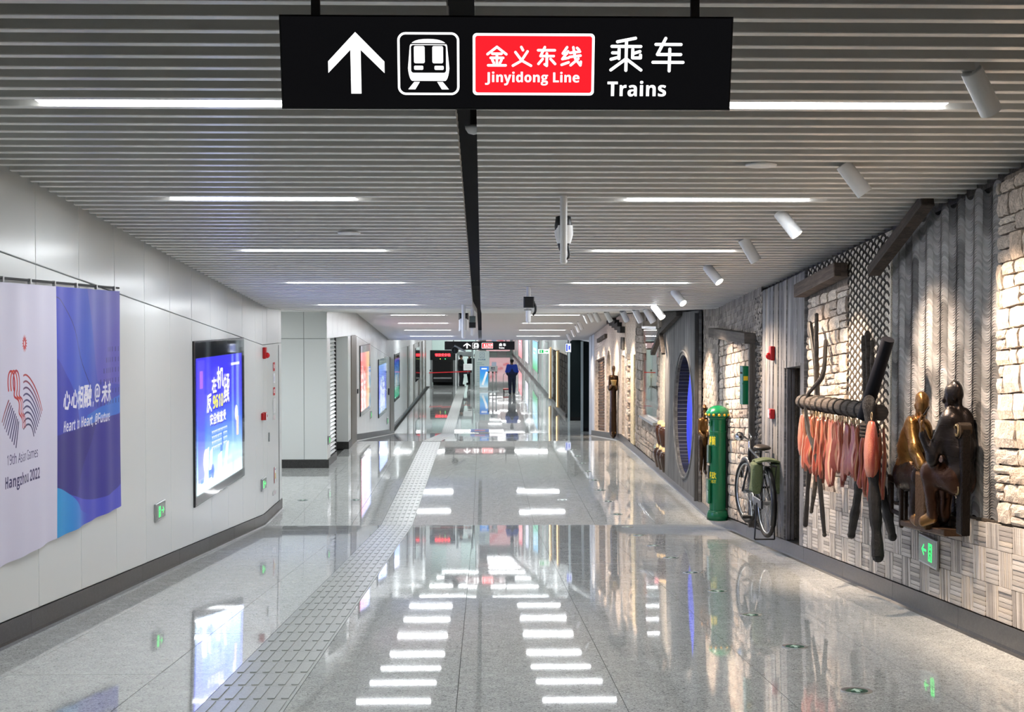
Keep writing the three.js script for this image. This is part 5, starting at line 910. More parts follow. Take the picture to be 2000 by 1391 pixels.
lightBox(13.03, 15.72, 0.84, 2.49, LEFT - 0.002, 'large blue advertising light box with white and yellow lettering on the left wall', (c, X, Y) => {
  const g = c.createLinearGradient(0, 0, 0, Y); g.addColorStop(0, '#2b22c8'); g.addColorStop(0.3, '#3a38e0'); g.addColorStop(0.6, '#4a7cf4'); g.addColorStop(0.85, '#a8d4fc'); g.addColorStop(1, '#e2fbff'); c.fillStyle = g; c.fillRect(0, 0, X, Y);
  c.fillStyle = 'rgba(90,80,230,0.6)'; c.fillRect(X * 0.05, Y * 0.02, X * 0.13, Y * 0.9); c.fillStyle = 'rgba(150,190,255,0.5)'; c.fillRect(X * 0.75, 0, X * 0.05, Y); c.fillRect(X * 0.86, 0, X * 0.06, Y * 0.6); c.fillStyle = 'rgba(220,120,200,0.55)'; c.fillRect(X * 0.09, Y * 0.1, X * 0.06, Y * 0.13);
  c.fillStyle = 'rgba(255,255,255,0.8)'; c.fillRect(X * 0.74, Y * 0.075, X * 0.2, Y * 0.022);
  const G = (t, u, v, w, h, col, wt = 0.16) => glyphs(c, t, X * u, Y * v, Y * h, col, wt, 0.05, X * w / (Y * h));
  for (const [dx, col] of [[7, '#2418a0'], [0, '#ffffff']]) { c.save(); c.translate(dx, dx); G('在', 0.32, 0.165, 0.1, 0.12, col); G('机', 0.43, 0.09, 0.14, 0.17, col); G('场', 0.575, 0.15, 0.13, 0.13, col); G('反', 0.22, 0.28, 0.1, 0.14, col); G('线', 0.57, 0.26, 0.12, 0.13, col); fitted(c, '9610', X * 0.34, Y * 0.405, X * 0.22, 'bold ' + Y * 0.14 + 'px sans-serif', dx ? '#2418a0' : '#f4ee3a'); G('安全检查受', 0.28, 0.44, 0.065, 0.085, col); c.restore(); }
  c.strokeStyle = 'rgba(255,255,255,0.9)'; for (let i = 0; i < 4; i++) for (let j = 0; j < 11; j++) { c.lineWidth = 6; c.beginPath(); c.moveTo(X * (0.32 + j * 0.03), Y * (0.58 + i * 0.04)); c.lineTo(X * (0.338 + j * 0.03), Y * (0.58 + i * 0.04)); c.moveTo(X * (0.328 + j * 0.03), Y * (0.572 + i * 0.04)); c.lineTo(X * (0.328 + j * 0.03), Y * (0.6 + i * 0.04)); c.stroke(); }
  c.fillStyle = '#f4ffff'; for (const [x, y, w, h, s] of [[0.16, 0.7, 0.06, 0.24, 0.04], [0.26, 0.72, 0.05, 0.22, 0.02], [0.56, 0.72, 0.06, 0.2, 0.06], [0.44, 0.78, 0.08, 0.14, 0]]) { c.beginPath(); c.moveTo(X * (x + s), Y * y); c.lineTo(X * (x + w + s), Y * (y - 0.02)); c.lineTo(X * (x + w), Y * (y + h)); c.lineTo(X * x, Y * (y + h)); c.fill(); }
  c.fillStyle = '#3f74e0'; for (const [x, y, w, h] of [[0.52, 0.6, 0.04, 0.12], [0.49, 0.71, 0.05, 0.05], [0.25, 0.86, 0.05, 0.06], [0.1, 0.9, 0.05, 0.03]]) c.fillRect(X * x, Y * y, X * w, Y * h);
  c.fillStyle = '#ffffff'; c.beginPath(); c.arc(X * 0.2, Y * 0.78, X * 0.05, 0, 7); c.arc(X * 0.86, Y * 0.5, X * 0.035, 0, 7); c.fill(); c.fillStyle = '#2f5ad0'; c.beginPath(); c.arc(X * 0.33, Y * 0.88, X * 0.03, 0, 7); c.fill(); c.fillStyle = '#f7c9a8'; c.fillRect(X * 0.86, Y * 0.53, X * 0.05, Y * 0.16);
}, 2.0);
lightBox(30.36, 32.93, 0.46, 2.1, -2.855, 'red and orange advertising light box beyond the pillar on the left', (c, X, Y) => {
  const g = c.createLinearGradient(0, 0, X, 0); g.addColorStop(0, '#ee3b40'); g.addColorStop(0.55, '#f26a58'); g.addColorStop(0.8, '#f6b25a'); g.addColorStop(1, '#fbe0b0'); c.fillStyle = g; c.fillRect(0, 0, X, Y);
  c.fillStyle = '#e02a38'; c.fillRect(X * 0.1, Y * 0.45, X * 0.5, Y * 0.13); glyphs(c, '安全', X * 0.1, Y * 0.33, X * 0.24, '#fff2ec', 0.14); glyphs(c, '查检', X * 0.1, Y * 0.59, X * 0.24, '#fff2ec', 0.14); glyphs(c, '心', X * 0.14, Y * 0.14, X * 0.2, '#fff2ec', 0.14);
}, 2.2);
lightBox(35.66, 38.68, 0.02, 1.62, -2.855, 'blue advertising light box beyond the red one on the left', (c, X, Y) => {
  const g = c.createLinearGradient(0, 0, 0, Y); g.addColorStop(0, '#3a86ea'); g.addColorStop(0.35, '#2f3fe0'); g.addColorStop(0.7, '#3a4cf0'); g.addColorStop(1, '#6aa8ff'); c.fillStyle = g; c.fillRect(0, 0, X, Y);
  glyphs(c, '相未', X * 0.18, Y * 0.28, X * 0.3, '#e8f0ff', 0.15); glyphs(c, '场来', X * 0.22, Y * 0.46, X * 0.3, '#e8f0ff', 0.15); c.strokeStyle = '#bfe0ff'; c.lineWidth = 26; c.beginPath(); c.arc(X * 0.5, Y * 0.88, X * 0.28, 0.4, 5.4); c.stroke(); c.fillStyle = '#bfe0ff'; c.fillRect(X * 0.45, Y * 0.66, X * 0.12, Y * 0.14);
}, 2.2);
lightBox(43.9, 46.6, LOW + 0.9, LOW + 2.5, -2.98, 'blue and green light box farthest along the left wall', (c, X, Y) => {
  const g = c.createLinearGradient(0, 0, 0, Y); g.addColorStop(0, '#4a2fd8'); g.addColorStop(0.12, '#3f7ae8'); g.addColorStop(0.5, '#9fcfe8'); g.addColorStop(0.72, '#b8d8dc'); g.addColorStop(0.8, '#1fc08a'); g.addColorStop(1, '#2fd8a8'); c.fillStyle = g; c.fillRect(0, 0, X, Y); c.fillStyle = '#e4f4f4'; c.fillRect(X * 0.3, Y * 0.42, X * 0.3, Y * 0.3);
}, 1.8);
// ------------------------------------------------------------------ fire cabinet at the end of the left wall
{
  const t = base('fire_cabinet', W(LEFT, 0, 18.05), 'white fire cabinet door with red notices at the end of the left wall', 'cabinet');
  part(t, 'door_gap', box(0.004, 2.2, 0.012), M.dark, V(0.0035, 1.25, -0.43)); part(t, 'handle', chamfer(0.014, 0.12, 0.02, 0.003), M.grey, V(0.009, 1.13, 0.45));
  const note = (dd, v, w, h, draw) => part(t, 'notice', sheet(w, h), std(0xffffff, 0.5, { map: canvasTexture(256, Math.round(256 * h / w), draw) }), V(0.0035, v, -dd), [0, Math.PI / 2, 0]);
  const redText = txt => (c, X, Y) => { c.fillStyle = '#c01820'; c.fillRect(0, 0, X, Y); glyphs(c, txt, X * 0.12, Y * 0.18, X * 0.36, '#ffffff', 0.12); };
  note(0.02, 2.06, 0.17, 0.12, redText('安全')); note(0.02, 1.72, 0.17, 0.11, redText('检查'));
  note(0.02, 1.9, 0.16, 0.14, (c, X, Y) => { c.fillStyle = '#eceff2'; c.fillRect(0, 0, X, Y); c.strokeStyle = '#8a90c8'; c.lineWidth = 10; for (let i = 0; i < 3; i++) { c.beginPath(); c.moveTo(40 + i * 60, Y * 0.8); c.lineTo(60 + i * 60, Y * 0.3); c.lineTo(80 + i * 60, Y * 0.8); c.stroke(); } });
  const lines = col => (c, X, Y) => { c.fillStyle = '#dfe3e1'; c.fillRect(0, 0, X, Y); c.fillStyle = col; for (let y = 10; y < Y - 8; y += 16) for (let x = 10; x < X - 12; x += 15) if ((x * 7 + y * 3) % 11 > 2) c.fillRect(x, y, 9, 8); };
  note(0.02, 1.52, 0.2, 0.2, lines('#b9b4b6')); note(0.02, 1.36, 0.2, 0.07, lines('#c46a70')); note(0.02, 0.32, 0.3, 0.07, lines('#c99a9e'));
  note(0.06, 0.56, 0.16, 0.22, (c, X, Y) => { c.fillStyle = '#e6e8e6'; c.fillRect(0, 0, X, Y); c.fillStyle = '#b82028'; c.fillRect(0, 0, X * 0.28, Y); c.fillStyle = '#d8c660'; c.fillRect(X * 0.45, Y * 0.4, X * 0.45, Y * 0.35); c.fillStyle = '#7a70a8'; c.fillRect(X * 0.45, Y * 0.12, X * 0.4, Y * 0.08); });
}
function strobe(pos, side, label) {
  const t = base('alarm_strobe', pos, label, 'fire alarm'); t.rotation.y = -side * Math.PI / 2;
  part(t, 'case', chamfer(0.1, 0.15, 0.045, 0.008), M.red, V(0, 0, 0.0225));
  part(t, 'lens', new THREE.SphereGeometry(0.038, 16, 10), std(0xc8181c, 0.1), V(0, -0.03, 0.05));
}
function callPoint(pos, side, label) {
  const t = base('alarm_call_point', pos, label, 'fire alarm'); t.rotation.y = -side * Math.PI / 2;
  part(t, 'case', chamfer(0.1, 0.1, 0.05, 0.006), M.red, V(0, 0, 0.025)); part(t, 'window', chamfer(0.05, 0.085, 0.012, 0.003), M.white, V(-0.02, 0, 0.05)); part(t, 'button', new THREE.CylinderGeometry(0.014, 0.014, 0.01, 12).rotateX(Math.PI / 2), M.red, V(0.03, 0, 0.052));
  part(t, 'extension_box', chamfer(0.07, 0.09, 0.035, 0.005), M.red, V(-0.1, 0, 0.0175));
}
strobe(W(LEFT, 2.27, 17.2), -1, 'red alarm strobe high on the end of the left wall');
callPoint(W(LEFT, 1.445, 17.15), -1, 'red alarm box with white centre on the left wall below the strobe');
strobe(W(RIGHT - 0.01, 2.08, 13.72), 1, 'red alarm strobe on the grey planks above the call point');
callPoint(W(RIGHT - 0.01, 1.44, 13.7), 1, 'red and white alarm call point on the grey planks beside the doorway');
// ------------------------------------------------------------------ side passage, pillar and walls on the left beyond the first wall
{
  const t = base('wall_passage', V(-2.84, 0, -23.87), null, null, null, 'structure');
  const front = (x0, x1, v0, v1, d, mat = M.panel, name = 'panel', y = 0) => part(t, name, chamfer(x1 - x0 - 0.006, v1 - v0 - 0.006, 0.03, 0.004), mat, V((x0 + x1) / 2 + 2.84, (v0 + v1) / 2 + y, -d + 23.87 - 0.015));
  for (let x = -2.84, i = 0; x > -8; x -= i++ ? 0.9 : 0.42) { const w = i ? 0.9 : 0.42; front(x - w, x, 0.15, 2.362, 23.87); front(x - w, x, 2.362, 2.86, 23.87); }
  part(t, 'front_skirting', chamfer(5.3, 0.15, 0.03, 0.003), M.skirting, V(-2.62, 0.075, -0.005));
  part(t, 'core', box(5.3, 2.95, 1.4), M.reveal, V(-2.795, 1.475, -0.74));
  const near = box(5.2, 3.2, 0.12); part(t, 'near_return', near, M.panel, V(-2.68, 1.5, 5.06));
  part(t, 'passage_end', box(0.12, 3.2, 5.4), M.panel, V(-5.2, 1.5, 2.6));
  // side faces along the corridor
  const side = (d0, d1, v0, v1, x, mat = M.panel, name = 'panel') => { const s = sideGeo([[d0 + 0.003 - 23.87, fy(d0) + v0], [d1 - 0.003 - 23.87, fy(d1) + v0], [d1 - 0.003 - 23.87, fy(d1) + v1], [d0 + 0.003 - 23.87, fy(d0) + v1]], 0.03, -1, 0.003); return part(t, name, s, mat, V(x + 2.84 - 0.03, 0, 0)); };
  side(23.88, 24.38, 0.15, 2.36, -2.84); for (let d = 23.88; d < 29; d += 0.872) side(d, d + 0.872, 2.362, 2.95, -2.84);
  part(t, 'passage_skirting', box(0.034, 0.15, 1.5), M.skirting, V(-0.012, 0.075, -0.76));
  // louvre door
  for (let i = 0; i < 29; i++) part(t, 'louvre_blade', chamfer(0.012, 0.05, 0.92, 0.003), M.panel, V(-0.02, 0.2 + i * 0.075, -1.0), [0, 0, 0.75]);
  part(t, 'duct_back', box(0.02, 2.2, 0.98), M.reveal, V(-0.13, 1.25, -1.0)); side(25.3, 25.36, 0.15, 2.36, -2.835, M.dark, 'louvre_edge');
  // recess and square pillar
  part(t, 'recess_back', box(0.05, 2.95, 2.2), M.panel, V(-0.95, 1.475, -2.5)); part(t, 'recess_soffit', box(0.95, 0.05, 2.0), M.panel, V(-0.5, 2.39, -2.5));
  front(-3.82, -3.36, 0.15, 2.36, 27.35); front(-3.36, -2.81, 0.15, 2.36, 27.35); part(t, 'pillar_core', box(1.0, 2.36, 0.66), M.panel, V(-0.49, 1.18, -3.85)); part(t, 'pillar_skirting', box(1.04, 0.15, 0.7), M.skirting, V(-0.485, 0.075, -3.83));
  part(t, 'door_frame_strip', chamfer(0.04, 2.36, 1.15, 0.004), std(0x8a837a, 0.35, { metalness: 0.6 }), V(0.0, 1.18, -4.85)); part(t, 'lock_plate', chamfer(0.02, 0.1, 0.14, 0.003), M.dark, V(0.03, 1.1, -5.55));
  exitSign(24.05, 0.5, -1, 'small green exit light at the passage corner beside the louvre door', -2.835, 0.26, 0.16);
}
{
  const t = base('wall_ramp', V(-2.86, 0, -36), null, null, null, 'structure');
  const put = (d0, d1, v0, v1, x, mat = M.panel, name = 'panel') => part(t, name, sideGeo([[d0 + 0.004 - 36, fy(d0) + v0], [d1 - 0.004 - 36, fy(d1) + v0], [d1 - 0.004 - 36, fy(d1) + v1], [d0 + 0.004 - 36, fy(d0) + v1]], 0.03, -1, 0.003), mat, V(x + 2.86 - 0.03, 0, 0));
  for (let d = 29.1; d < 42.0; d += 0.93) { const e = Math.min(d + 0.93, 42.1); put(d, e, 2.38, 2.95, -2.86); if (e < 40.4 || d > 42) put(Math.max(d, 29.4), e, 0.15, 2.376, -2.86); }
  put(40.18, 41.9, 0.1, 2.376, -2.84, std(0x8a837a, 0.35, { metalness: 0.6 }), 'metal_door'); put(39.5, 39.62, 1.2, 1.4, -2.83, M.dark, 'lock_plate');
  put(29.1, 42.1, -0.1, 3.2, -2.9, M.reveal, 'backing');
  // low hall wall
  for (let d = 42.1, i = 0; d < 69; d += 1.1, i++) { const e = Math.min(d + 1.1, 69); const metal = [9, 13, 17, 20, 23].includes(i); put(d, e, 0.15, 2.6, metal ? -2.97 : -3.0, metal ? std(0x8d8982, 0.3, { metalness: 0.6 }) : M.panel, metal ? 'metal_door' : 'panel'); put(d, e, 2.606, 4.0, -3.0); }
  put(42.1, 69, -0.1, 4.0, -3.05, M.reveal, 'backing'); put(42.1, 69, 0, 0.15, -2.98, M.skirting, 'skirting'); put(58, 61.5, 0.9, 2.4, -2.965, std(0x15181c, 0.08), 'shop_window');
  skirting(t, -2.86, -1, 29.4, 42.1);
}
exitSign(33.3, 0.6, -1, 'small green exit light under the red light box', -2.858, 0.3, 0.2); exitSign(39.05, 0.42, -1, 'small green exit light right of the blue light box', -2.858, 0.3, 0.2);
// closing walls out of view
{
  const t = base('wall_back', V(0, 0, 6), null, null, null, 'structure'); part(t, 'panel', box(7, 3.6, 0.15), M.reveal, V(0.1, fy(-6) + 1.5, 0.05));
  const u = base('wall_right_passage', V(3.3, LOW, -37.8), null, null, null, 'structure');
  part(u, 'side', box(4.6, 3.4, 0.12), M.dark, V(2.2, 1.5, 0.0)); part(u, 'end', box(0.12, 3.4, 11), M.grey, V(4.3, 1.5, -5.5));
}
// glazed display window in the grey stones
{
  const t = base('window_1', W(RIGHT, 0.87, 24.11), null, null, null, 'structure'), m = std(0x5a5f62, 0.5), L = 2.06;
  part(t, 'case_back', box(0.04, 1.7, L), std(0xa8aea6, 0.6), V(0.78, 0.84, 0)); part(t, 'case_floor', box(0.6, 0.04, L), m, V(0.46, -0.02, 0)); part(t, 'case_top', box(0.6, 0.04, L), m, V(0.46, 1.7, 0));
  for (const s of [-1, 1]) part(t, 'case_side', box(0.6, 1.7, 0.04), m, V(0.46, 0.84, s * (L / 2 + 0.02)));
  part(t, 'glass', box(0.008, 1.66, L - 0.02), new THREE.MeshPhysicalMaterial({ color: 0xffffff, roughness: 0.01, transmission: 1, thickness: 0 }), V(0.03, 0.84, 0));
  const fr = std(0x7a3b2c, 0.5); for (const s of [-1, 1]) part(t, 'jamb', chamfer(0.05, 1.72, 0.03, 0.006), fr, V(0.05, 0.84, s * (L / 2 - 0.01))); part(t, 'sill', chamfer(0.14, 0.05, L, 0.006), M.steel, V(0.0, -0.02, 0)); part(t, 'head', chamfer(0.1, 0.05, L, 0.006), M.steel, V(0.03, 1.69, 0));
  part(t, 'stand', chamfer(0.17, 0.54, 0.26, 0.02), std(0x2e3236, 0.4), V(0.15, 0.27, -0.74));
  const jar = [[0.001, 0], [0.05, 0], [0.06, 0.01], [0.085, 0.08], [0.1, 0.16], [0.095, 0.21], [0.06, 0.25], [0.035, 0.27], [0.03, 0.3], [0.042, 0.325], [0.044, 0.345], [0.03, 0.34]];
  single('display_jar', lathe(jar, 32), std(0x4a4a22, 0.18), W(RIGHT + 0.15, 0.87 + 0.54, 24.85), 'dark green glazed wine jar with narrow neck standing inside the display window', 'jar');
  const l = new THREE.RectAreaLight(0xfff2dd, 5, 0.2, 1.4); l.rotation.x = -Math.PI / 2; l.position.set(0.4, 1.655, 0); part(t, 'case_lamp', box(0.2, 0.02, 1.4), std(0xffffff, 0.5, { emissive: 0xfff2dd, emissiveIntensity: 2 }), V(0.4, 1.67, 0)); t.add(l);
}
// ------------------------------------------------------------------ things hanging from the ceiling
function camPole(x, d, len, label, kind) {
  const t = base('ceiling_camera', W(x, HEIGHT, d), label, 'camera'); part(t, 'pole', new THREE.CylinderGeometry(0.024, 0.024, len, 16).translate(0, -len / 2, 0), M.white); part(t, 'pole_end', new THREE.SphereGeometry(0.024, 14, 8), M.white, V(0, -len, 0));
  if (kind === 0) { const b = part(t, 'housing', lathe([[0.001, 0.13], [0.05, 0.12], [0.058, 0.06], [0.055, 0.0], [0.03, -0.1], [0.012, -0.13]], 24).scale(1, 1, 0.9), M.dark, V(0.002, -0.25, -0.07)); part(b, 'white_shell', lathe([[0.06, 0.06], [0.062, 0.0], [0.045, -0.06]], 24), M.white, V(0.004, 0, -0.004)); part(t, 'cable', tube([V(0.03, -0.33, -0.03), V(0.034, -0.4, 0), V(0.012, len * -0.98, 0.01)], 0.007), M.dark); }
  if (kind === 1) { part(t, 'bracket_box', chamfer(0.115, 0.12, 0.1, 0.012), M.dark, V(0, -0.17, 0.01)); part(t, 'lower_sleeve', new THREE.CylinderGeometry(0.029, 0.029, 0.12, 18), M.white, V(-0.004, -0.32, 0)); part(t, 'collar', chamfer(0.085, 0.012, 0.05, 0.003), M.steel, V(-0.01, -0.255, 0)); part(t, 'cable', tube([V(0.05, -0.16, 0), V(0.075, -0.22, 0), V(0.07, -0.28, 0.01), V(0.045, -0.31, 0)], 0.013), M.dark); }
  if (kind === 2) { part(t, 'housing', chamfer(0.12, 0.2, 0.12, 0.02), M.white, V(0, -0.24, -0.09)); part(t, 'hood', chamfer(0.125, 0.085, 0.13, 0.02), M.dark, V(0, -0.15, -0.09)); }
  if (kind === 3) { part(t, 'housing', chamfer(0.085, 0.09, 0.1, 0.01), std(0x5d6a66, 0.4), V(0, -0.14, 0.02)); part(t, 'front', chamfer(0.09, 0.075, 0.11, 0.014), M.dark, V(0, -0.215, 0.02)); }
}
camPole(0.535, 8.66, 0.43, 'white pole with pointed black and white camera under the ceiling, nearest one', 0);
camPole(0.505, 14.4, 0.38, 'black box camera on a white pole with a looped cable, right of the dark slot', 1);
camPole(-0.245, 16.55, 0.41, 'long white pole with white and black camera behind, left of the dark slot', 2);
camPole(-0.14, 17.6, 0.34, 'grey box camera with black front close to the dark slot', 3);
for (const [x, d, l] of [[1.62, 7.6, 'round white disc flush in the right ceiling, nearest'], [-1.05, 10.32, 'round white disc flush in the left ceiling']]) { const t = base('ceiling_speaker', W(x, HEIGHT, d), l, 'speaker'); part(t, 'rim', lathe([[0.05, -0.004], [0.085, -0.012], [0.092, -0.004], [0.09, 0.006], [0.05, 0.006]], 28), M.white); part(t, 'grille', new THREE.CylinderGeometry(0.055, 0.055, 0.008, 24), M.white); part(t, 'can', new THREE.CylinderGeometry(0.06, 0.06, 0.08, 20).translate(0, 0.045, 0), M.grey); }
{ const t = base('smoke_detector', W(-0.05, HEIGHT + 0.12, 7.2), 'white dome detector inside the dark ceiling slot', 'detector'); part(t, 'dome', lathe([[0.001, -0.04], [0.03, -0.032], [0.045, -0.01], [0.048, 0.01], [0.001, 0.01]], 20), M.white); part(t, 'mount', new THREE.CylinderGeometry(0.02, 0.02, 0.17, 12).translate(0, 0.08, 0), M.dark); }
// ------------------------------------------------------------------ floor markers
{
  const proto = new THREE.Group(); part(proto, 'ring', lathe([[0.055, 0.001], [0.075, 0.004], [0.078, 0.0025], [0.078, -0.004], [0.055, -0.004]], 28), M.steel); part(proto, 'disc', new THREE.CylinderGeometry(0.056, 0.056, 0.004, 24), std(0x0d5a44, 0.2)); const ar = new THREE.Shape([[0, 0.04], [0.03, 0.0], [0.01, 0.0], [0.01, -0.04], [-0.01, -0.04], [-0.01, 0.0], [-0.03, 0]].map(p => new THREE.Vector2(...p))); part(proto, 'arrow', new THREE.ExtrudeGeometry(ar, { depth: 0.001, bevelEnabled: false }).rotateX(-Math.PI / 2).translate(0, 0.0022, 0), std(0xcfe8d8, 0.3));
  const put = (x, d, label, i) => { const t = proto.clone(); t.name = numbered('floor_marker'); t.position.copy(W(x, 0.0005, d)); t.rotation.x = -Math.atan(slopeAt(d)); scene.add(t); tag(t, label, 'floor marker', 'round evacuation markers in the floor'); };
  for (let i = 0; i < 17; i++) { const d = 6.45 + 1.2925 * i; put(1.868, d, (i ? ORDINAL[i] + ' from the camera' : 'nearest') + ' of the round green floor markers along the right side'); }
  put(1.19, 19.53, 'round floor marker on the landing, right of the centre line'); put(-1.9, 19.6, 'round floor marker on the landing, left of the tactile strip'); put(-2.7, 19.6, 'round floor marker on the landing near the end of the left wall');
}
// ------------------------------------------------------------------ far hall: walls, light boxes, security check
const H = (x, v, d) => V(x, LOW + v, -d);
{
  let t = base('wall_hall', H(0, 0, 90), null, null, null, 'structure'); const mint = std(0xcfe3dc, 0.3);
  const r = (w, h, l, x, v, d, m, n) => part(t, n, chamfer(w, h, l, 0.004), m, V(x, v, -(d - 90)));
  for (let d = 48.4, i = 0; d < 138; d += 1.6, i++) { if (d < 58.6) { r(0.1, 1.7, 1.59, 3.16, 3.2, d + 0.8, M.panel, 'panel'); continue; } r(0.1, 2.55, 1.59, 3.16, 1.28, d + 0.8, i % 3 ? M.panel : mint, 'panel'); r(0.1, 1.5, 1.59, 3.16, 3.31, d + 0.8, M.panel, 'panel'); }
  r(0.08, 0.15, 90, 3.12, 0.075, 93.6, M.skirting, 'skirting'); r(0.12, 4.1, 92, 3.28, 2.0, 93.6, M.reveal, 'backing');
  for (let x = -13; x < 3.2; x += 1.0) { r(0.99, 4.1, 0.1, x, 2.05, 90 + (x > -0.2 ? 48 : 0), Math.round(x) % 2 ? mint : M.panel, 'panel'); }
  r(0.12, 4.1, 48, -0.4, 2.05, 114, M.panel, 'panel'); r(0.12, 4.1, 48, -14, 2.05, 92, M.panel, 'panel'); r(11, 4.1, 0.12, -8.6, 2.05, 69.0, M.panel, 'panel'); r(30, 4.1, 0.1, -9, 2.05, 139, M.reveal, 'backing');
  // pillars at the foot of the ramp
  const dk = std(0x1e2526, 0.12);
  for (const [d, x, l] of [[42.75, 3.75, 'tall dark glazed pillar at the right foot of the ramp, nearer one'], [47.3, 3.62, 'tall dark glazed pillar at the right foot of the ramp, farther one']]) { const p = base('dark_pillar', H(x, 0, d), l, 'pillar'); part(p, 'body', chamfer(0.95, 2.95, 0.4, 0.01), dk, V(0, 1.475, -0.2)); part(p, 'edge_strip', chamfer(0.08, 2.95, 0.06, 0.004), std(0xb9c6c6, 0.3), V(-0.5, 1.475, 0.0)); part(p, 'plinth', chamfer(0.97, 0.12, 0.42, 0.006), M.black, V(0, 0.06, -0.2)); }
  // stone niche with lit posts
  const n = base('stone_niche', H(3.1, 0, 53), 'dark rough stone niche with two lit amber posts on the far right wall', 'wall niche', null, 'structure'); part(n, 'back', box(0.1, 2.5, 10), mapTinted(0x3a342e, mottle, 0.9), V(0.12, 1.4, 0)); for (let i = 0; i < 60; i++) { const s = part(n, 'stone', chunks[i % 7], mapsDark[i % 3], V(0.06, 0.25 + (i % 10) * 0.24, -4.6 + Math.floor(i / 10) * 1.7 + (i % 2) * 0.3)); s.scale.set(0.08, 0.22, 1.5); }
  for (const d of [52.0, 57.8]) { const p = base('lit_post', H(3.0, 0.15, d), 'slim amber lit post before the dark stone niche, ' + (d < 55 ? 'nearer' : 'farther') + ' one', 'lamp'); part(p, 'post', chamfer(0.09, 2.3, 0.09, 0.01), std(0xd8b98a, 0.5), V(0, 1.15, 0)); part(p, 'glow_strip', chamfer(0.03, 2.2, 0.03, 0.004), std(0xffe0b0, 0.5, { emissive: 0xffcf90, emissiveIntensity: 2 }), V(-0.06, 1.15, 0.03)); const l = new THREE.RectAreaLight(0xffcf90, 3, 0.06, 2.2); l.rotation.y = Math.PI / 2; l.position.set(-0.085, 1.15, 0); p.add(l); }
  const ad = (d0, d1, v0, v1, cols, label) => { const p = base('wall_poster', H(3.1, (v0 + v1) / 2, (d0 + d1) / 2), label, 'poster'); p.rotation.y = -Math.PI / 2; const map = canvasTexture(256, 256, (c, X, Y) => { const g = c.createLinearGradient(0, 0, 0, Y); cols.forEach((k, i) => g.addColorStop(i / (cols.length - 1), k)); c.fillStyle = g; c.fillRect(0, 0, X, Y); c.fillStyle = 'rgba(255,255,255,0.6)'; c.fillRect(40, 60, 150, 22); c.fillRect(40, 100, 110, 14); }); part(p, 'frame', chamfer(d1 - d0 + 0.1, v1 - v0 + 0.1, 0.05, 0.006), M.steel, V(0, 0, 0.02)); part(p, 'print', sheet(d1 - d0, v1 - v0), std(0x111111, 0.3, { emissive: 0xffffff, emissiveMap: map, emissiveIntensity: 0.9 }), V(0, 0, 0.047)); };
  ad(73, 80, 0.7, 2.4, ['#7fc0e8', '#a8dcec', '#3fae6a'], 'blue and green lit poster on the far right wall'); ad(88, 94, 0.7, 2.4, ['#c9d8f0', '#e8e0ec'], 'pale lit poster deeper along the far right wall'); ad(102, 112, 0.6, 2.4, ['#e86a78', '#f0b0b8', '#e88a90'], 'pink lit poster at the far end of the right wall');
  const big = base('wall_poster', H(1.6, 1.6, 137.8), 'large pinkish lit wall picture at the far end of the hall', 'poster'); part(big, 'frame', chamfer(2.6, 2.6, 0.1, 0.01), M.steel, V(0, 0, 0)); part(big, 'print', sheet(2.5, 2.5), std(0x111111, 0.4, { emissive: 0xffffff, emissiveMap: canvasTexture(256, 256, (c, X, Y) => { c.fillStyle = '#e9b9bd'; c.fillRect(0, 0, X, Y); c.fillStyle = '#d86a74'; for (let i = 0; i < 9; i++) c.fillRect((i * 61) % 220, 30 + (i * 47) % 180, 40, 22); c.fillStyle = '#8fa8bc'; c.fillRect(60, 120, 50, 90); }), emissiveIntensity: 0.55 }), V(0, 0, 0.055));
  const ex = base('hanging_exit_sign', H(2.42, 2.4, 52), 'white and green exit sign hanging at the foot of the ramp on the right', 'exit sign'); part(ex, 'case', chamfer(0.46, 0.2, 0.06, 0.008), M.white); part(ex, 'face', sheet(0.44, 0.18), glow(canvasTexture(128, 64, (c, X, Y) => { c.fillStyle = '#e8f4ec'; c.fillRect(0, 0, X, Y); c.fillStyle = '#12a050'; c.fillRect(16, 10, 46, 44); c.fillStyle = '#e8f4ec'; c.fillRect(30, 18, 10, 28); c.strokeStyle = '#12a050'; c.lineWidth = 8; c.beginPath(); c.moveTo(74, 32); c.lineTo(112, 32); c.moveTo(98, 20); c.lineTo(112, 32); c.lineTo(98, 44); c.stroke(); }), 1.1), V(0, 0, 0.032)); for (const x of [-0.18, 0.18]) part(ex, 'rod', new THREE.CylinderGeometry(0.008, 0.008, 1.5, 8), M.steel, V(x, 0.84, 0));
  const dp = base('hanging_display', H(2.98, 2.68, 45.6), 'blue and white information display hanging beside the dark pillars', 'display'); part(dp, 'case', chamfer(0.22, 0.34, 0.06, 0.008), M.dark); part(dp, 'screen', sheet(0.19, 0.3), glow(canvasTexture(64, 64, (c, X, Y) => { c.fillStyle = '#dfe8ff'; c.fillRect(0, 0, X, Y); c.fillStyle = '#3a50c8'; c.fillRect(8, 6, 16, 50); c.fillRect(36, 16, 18, 30); }), 1.0), V(0, 0, 0.032)); part(dp, 'bracket', box(0.03, 1.3, 0.03), M.dark, V(0, 0.8, 0));
}
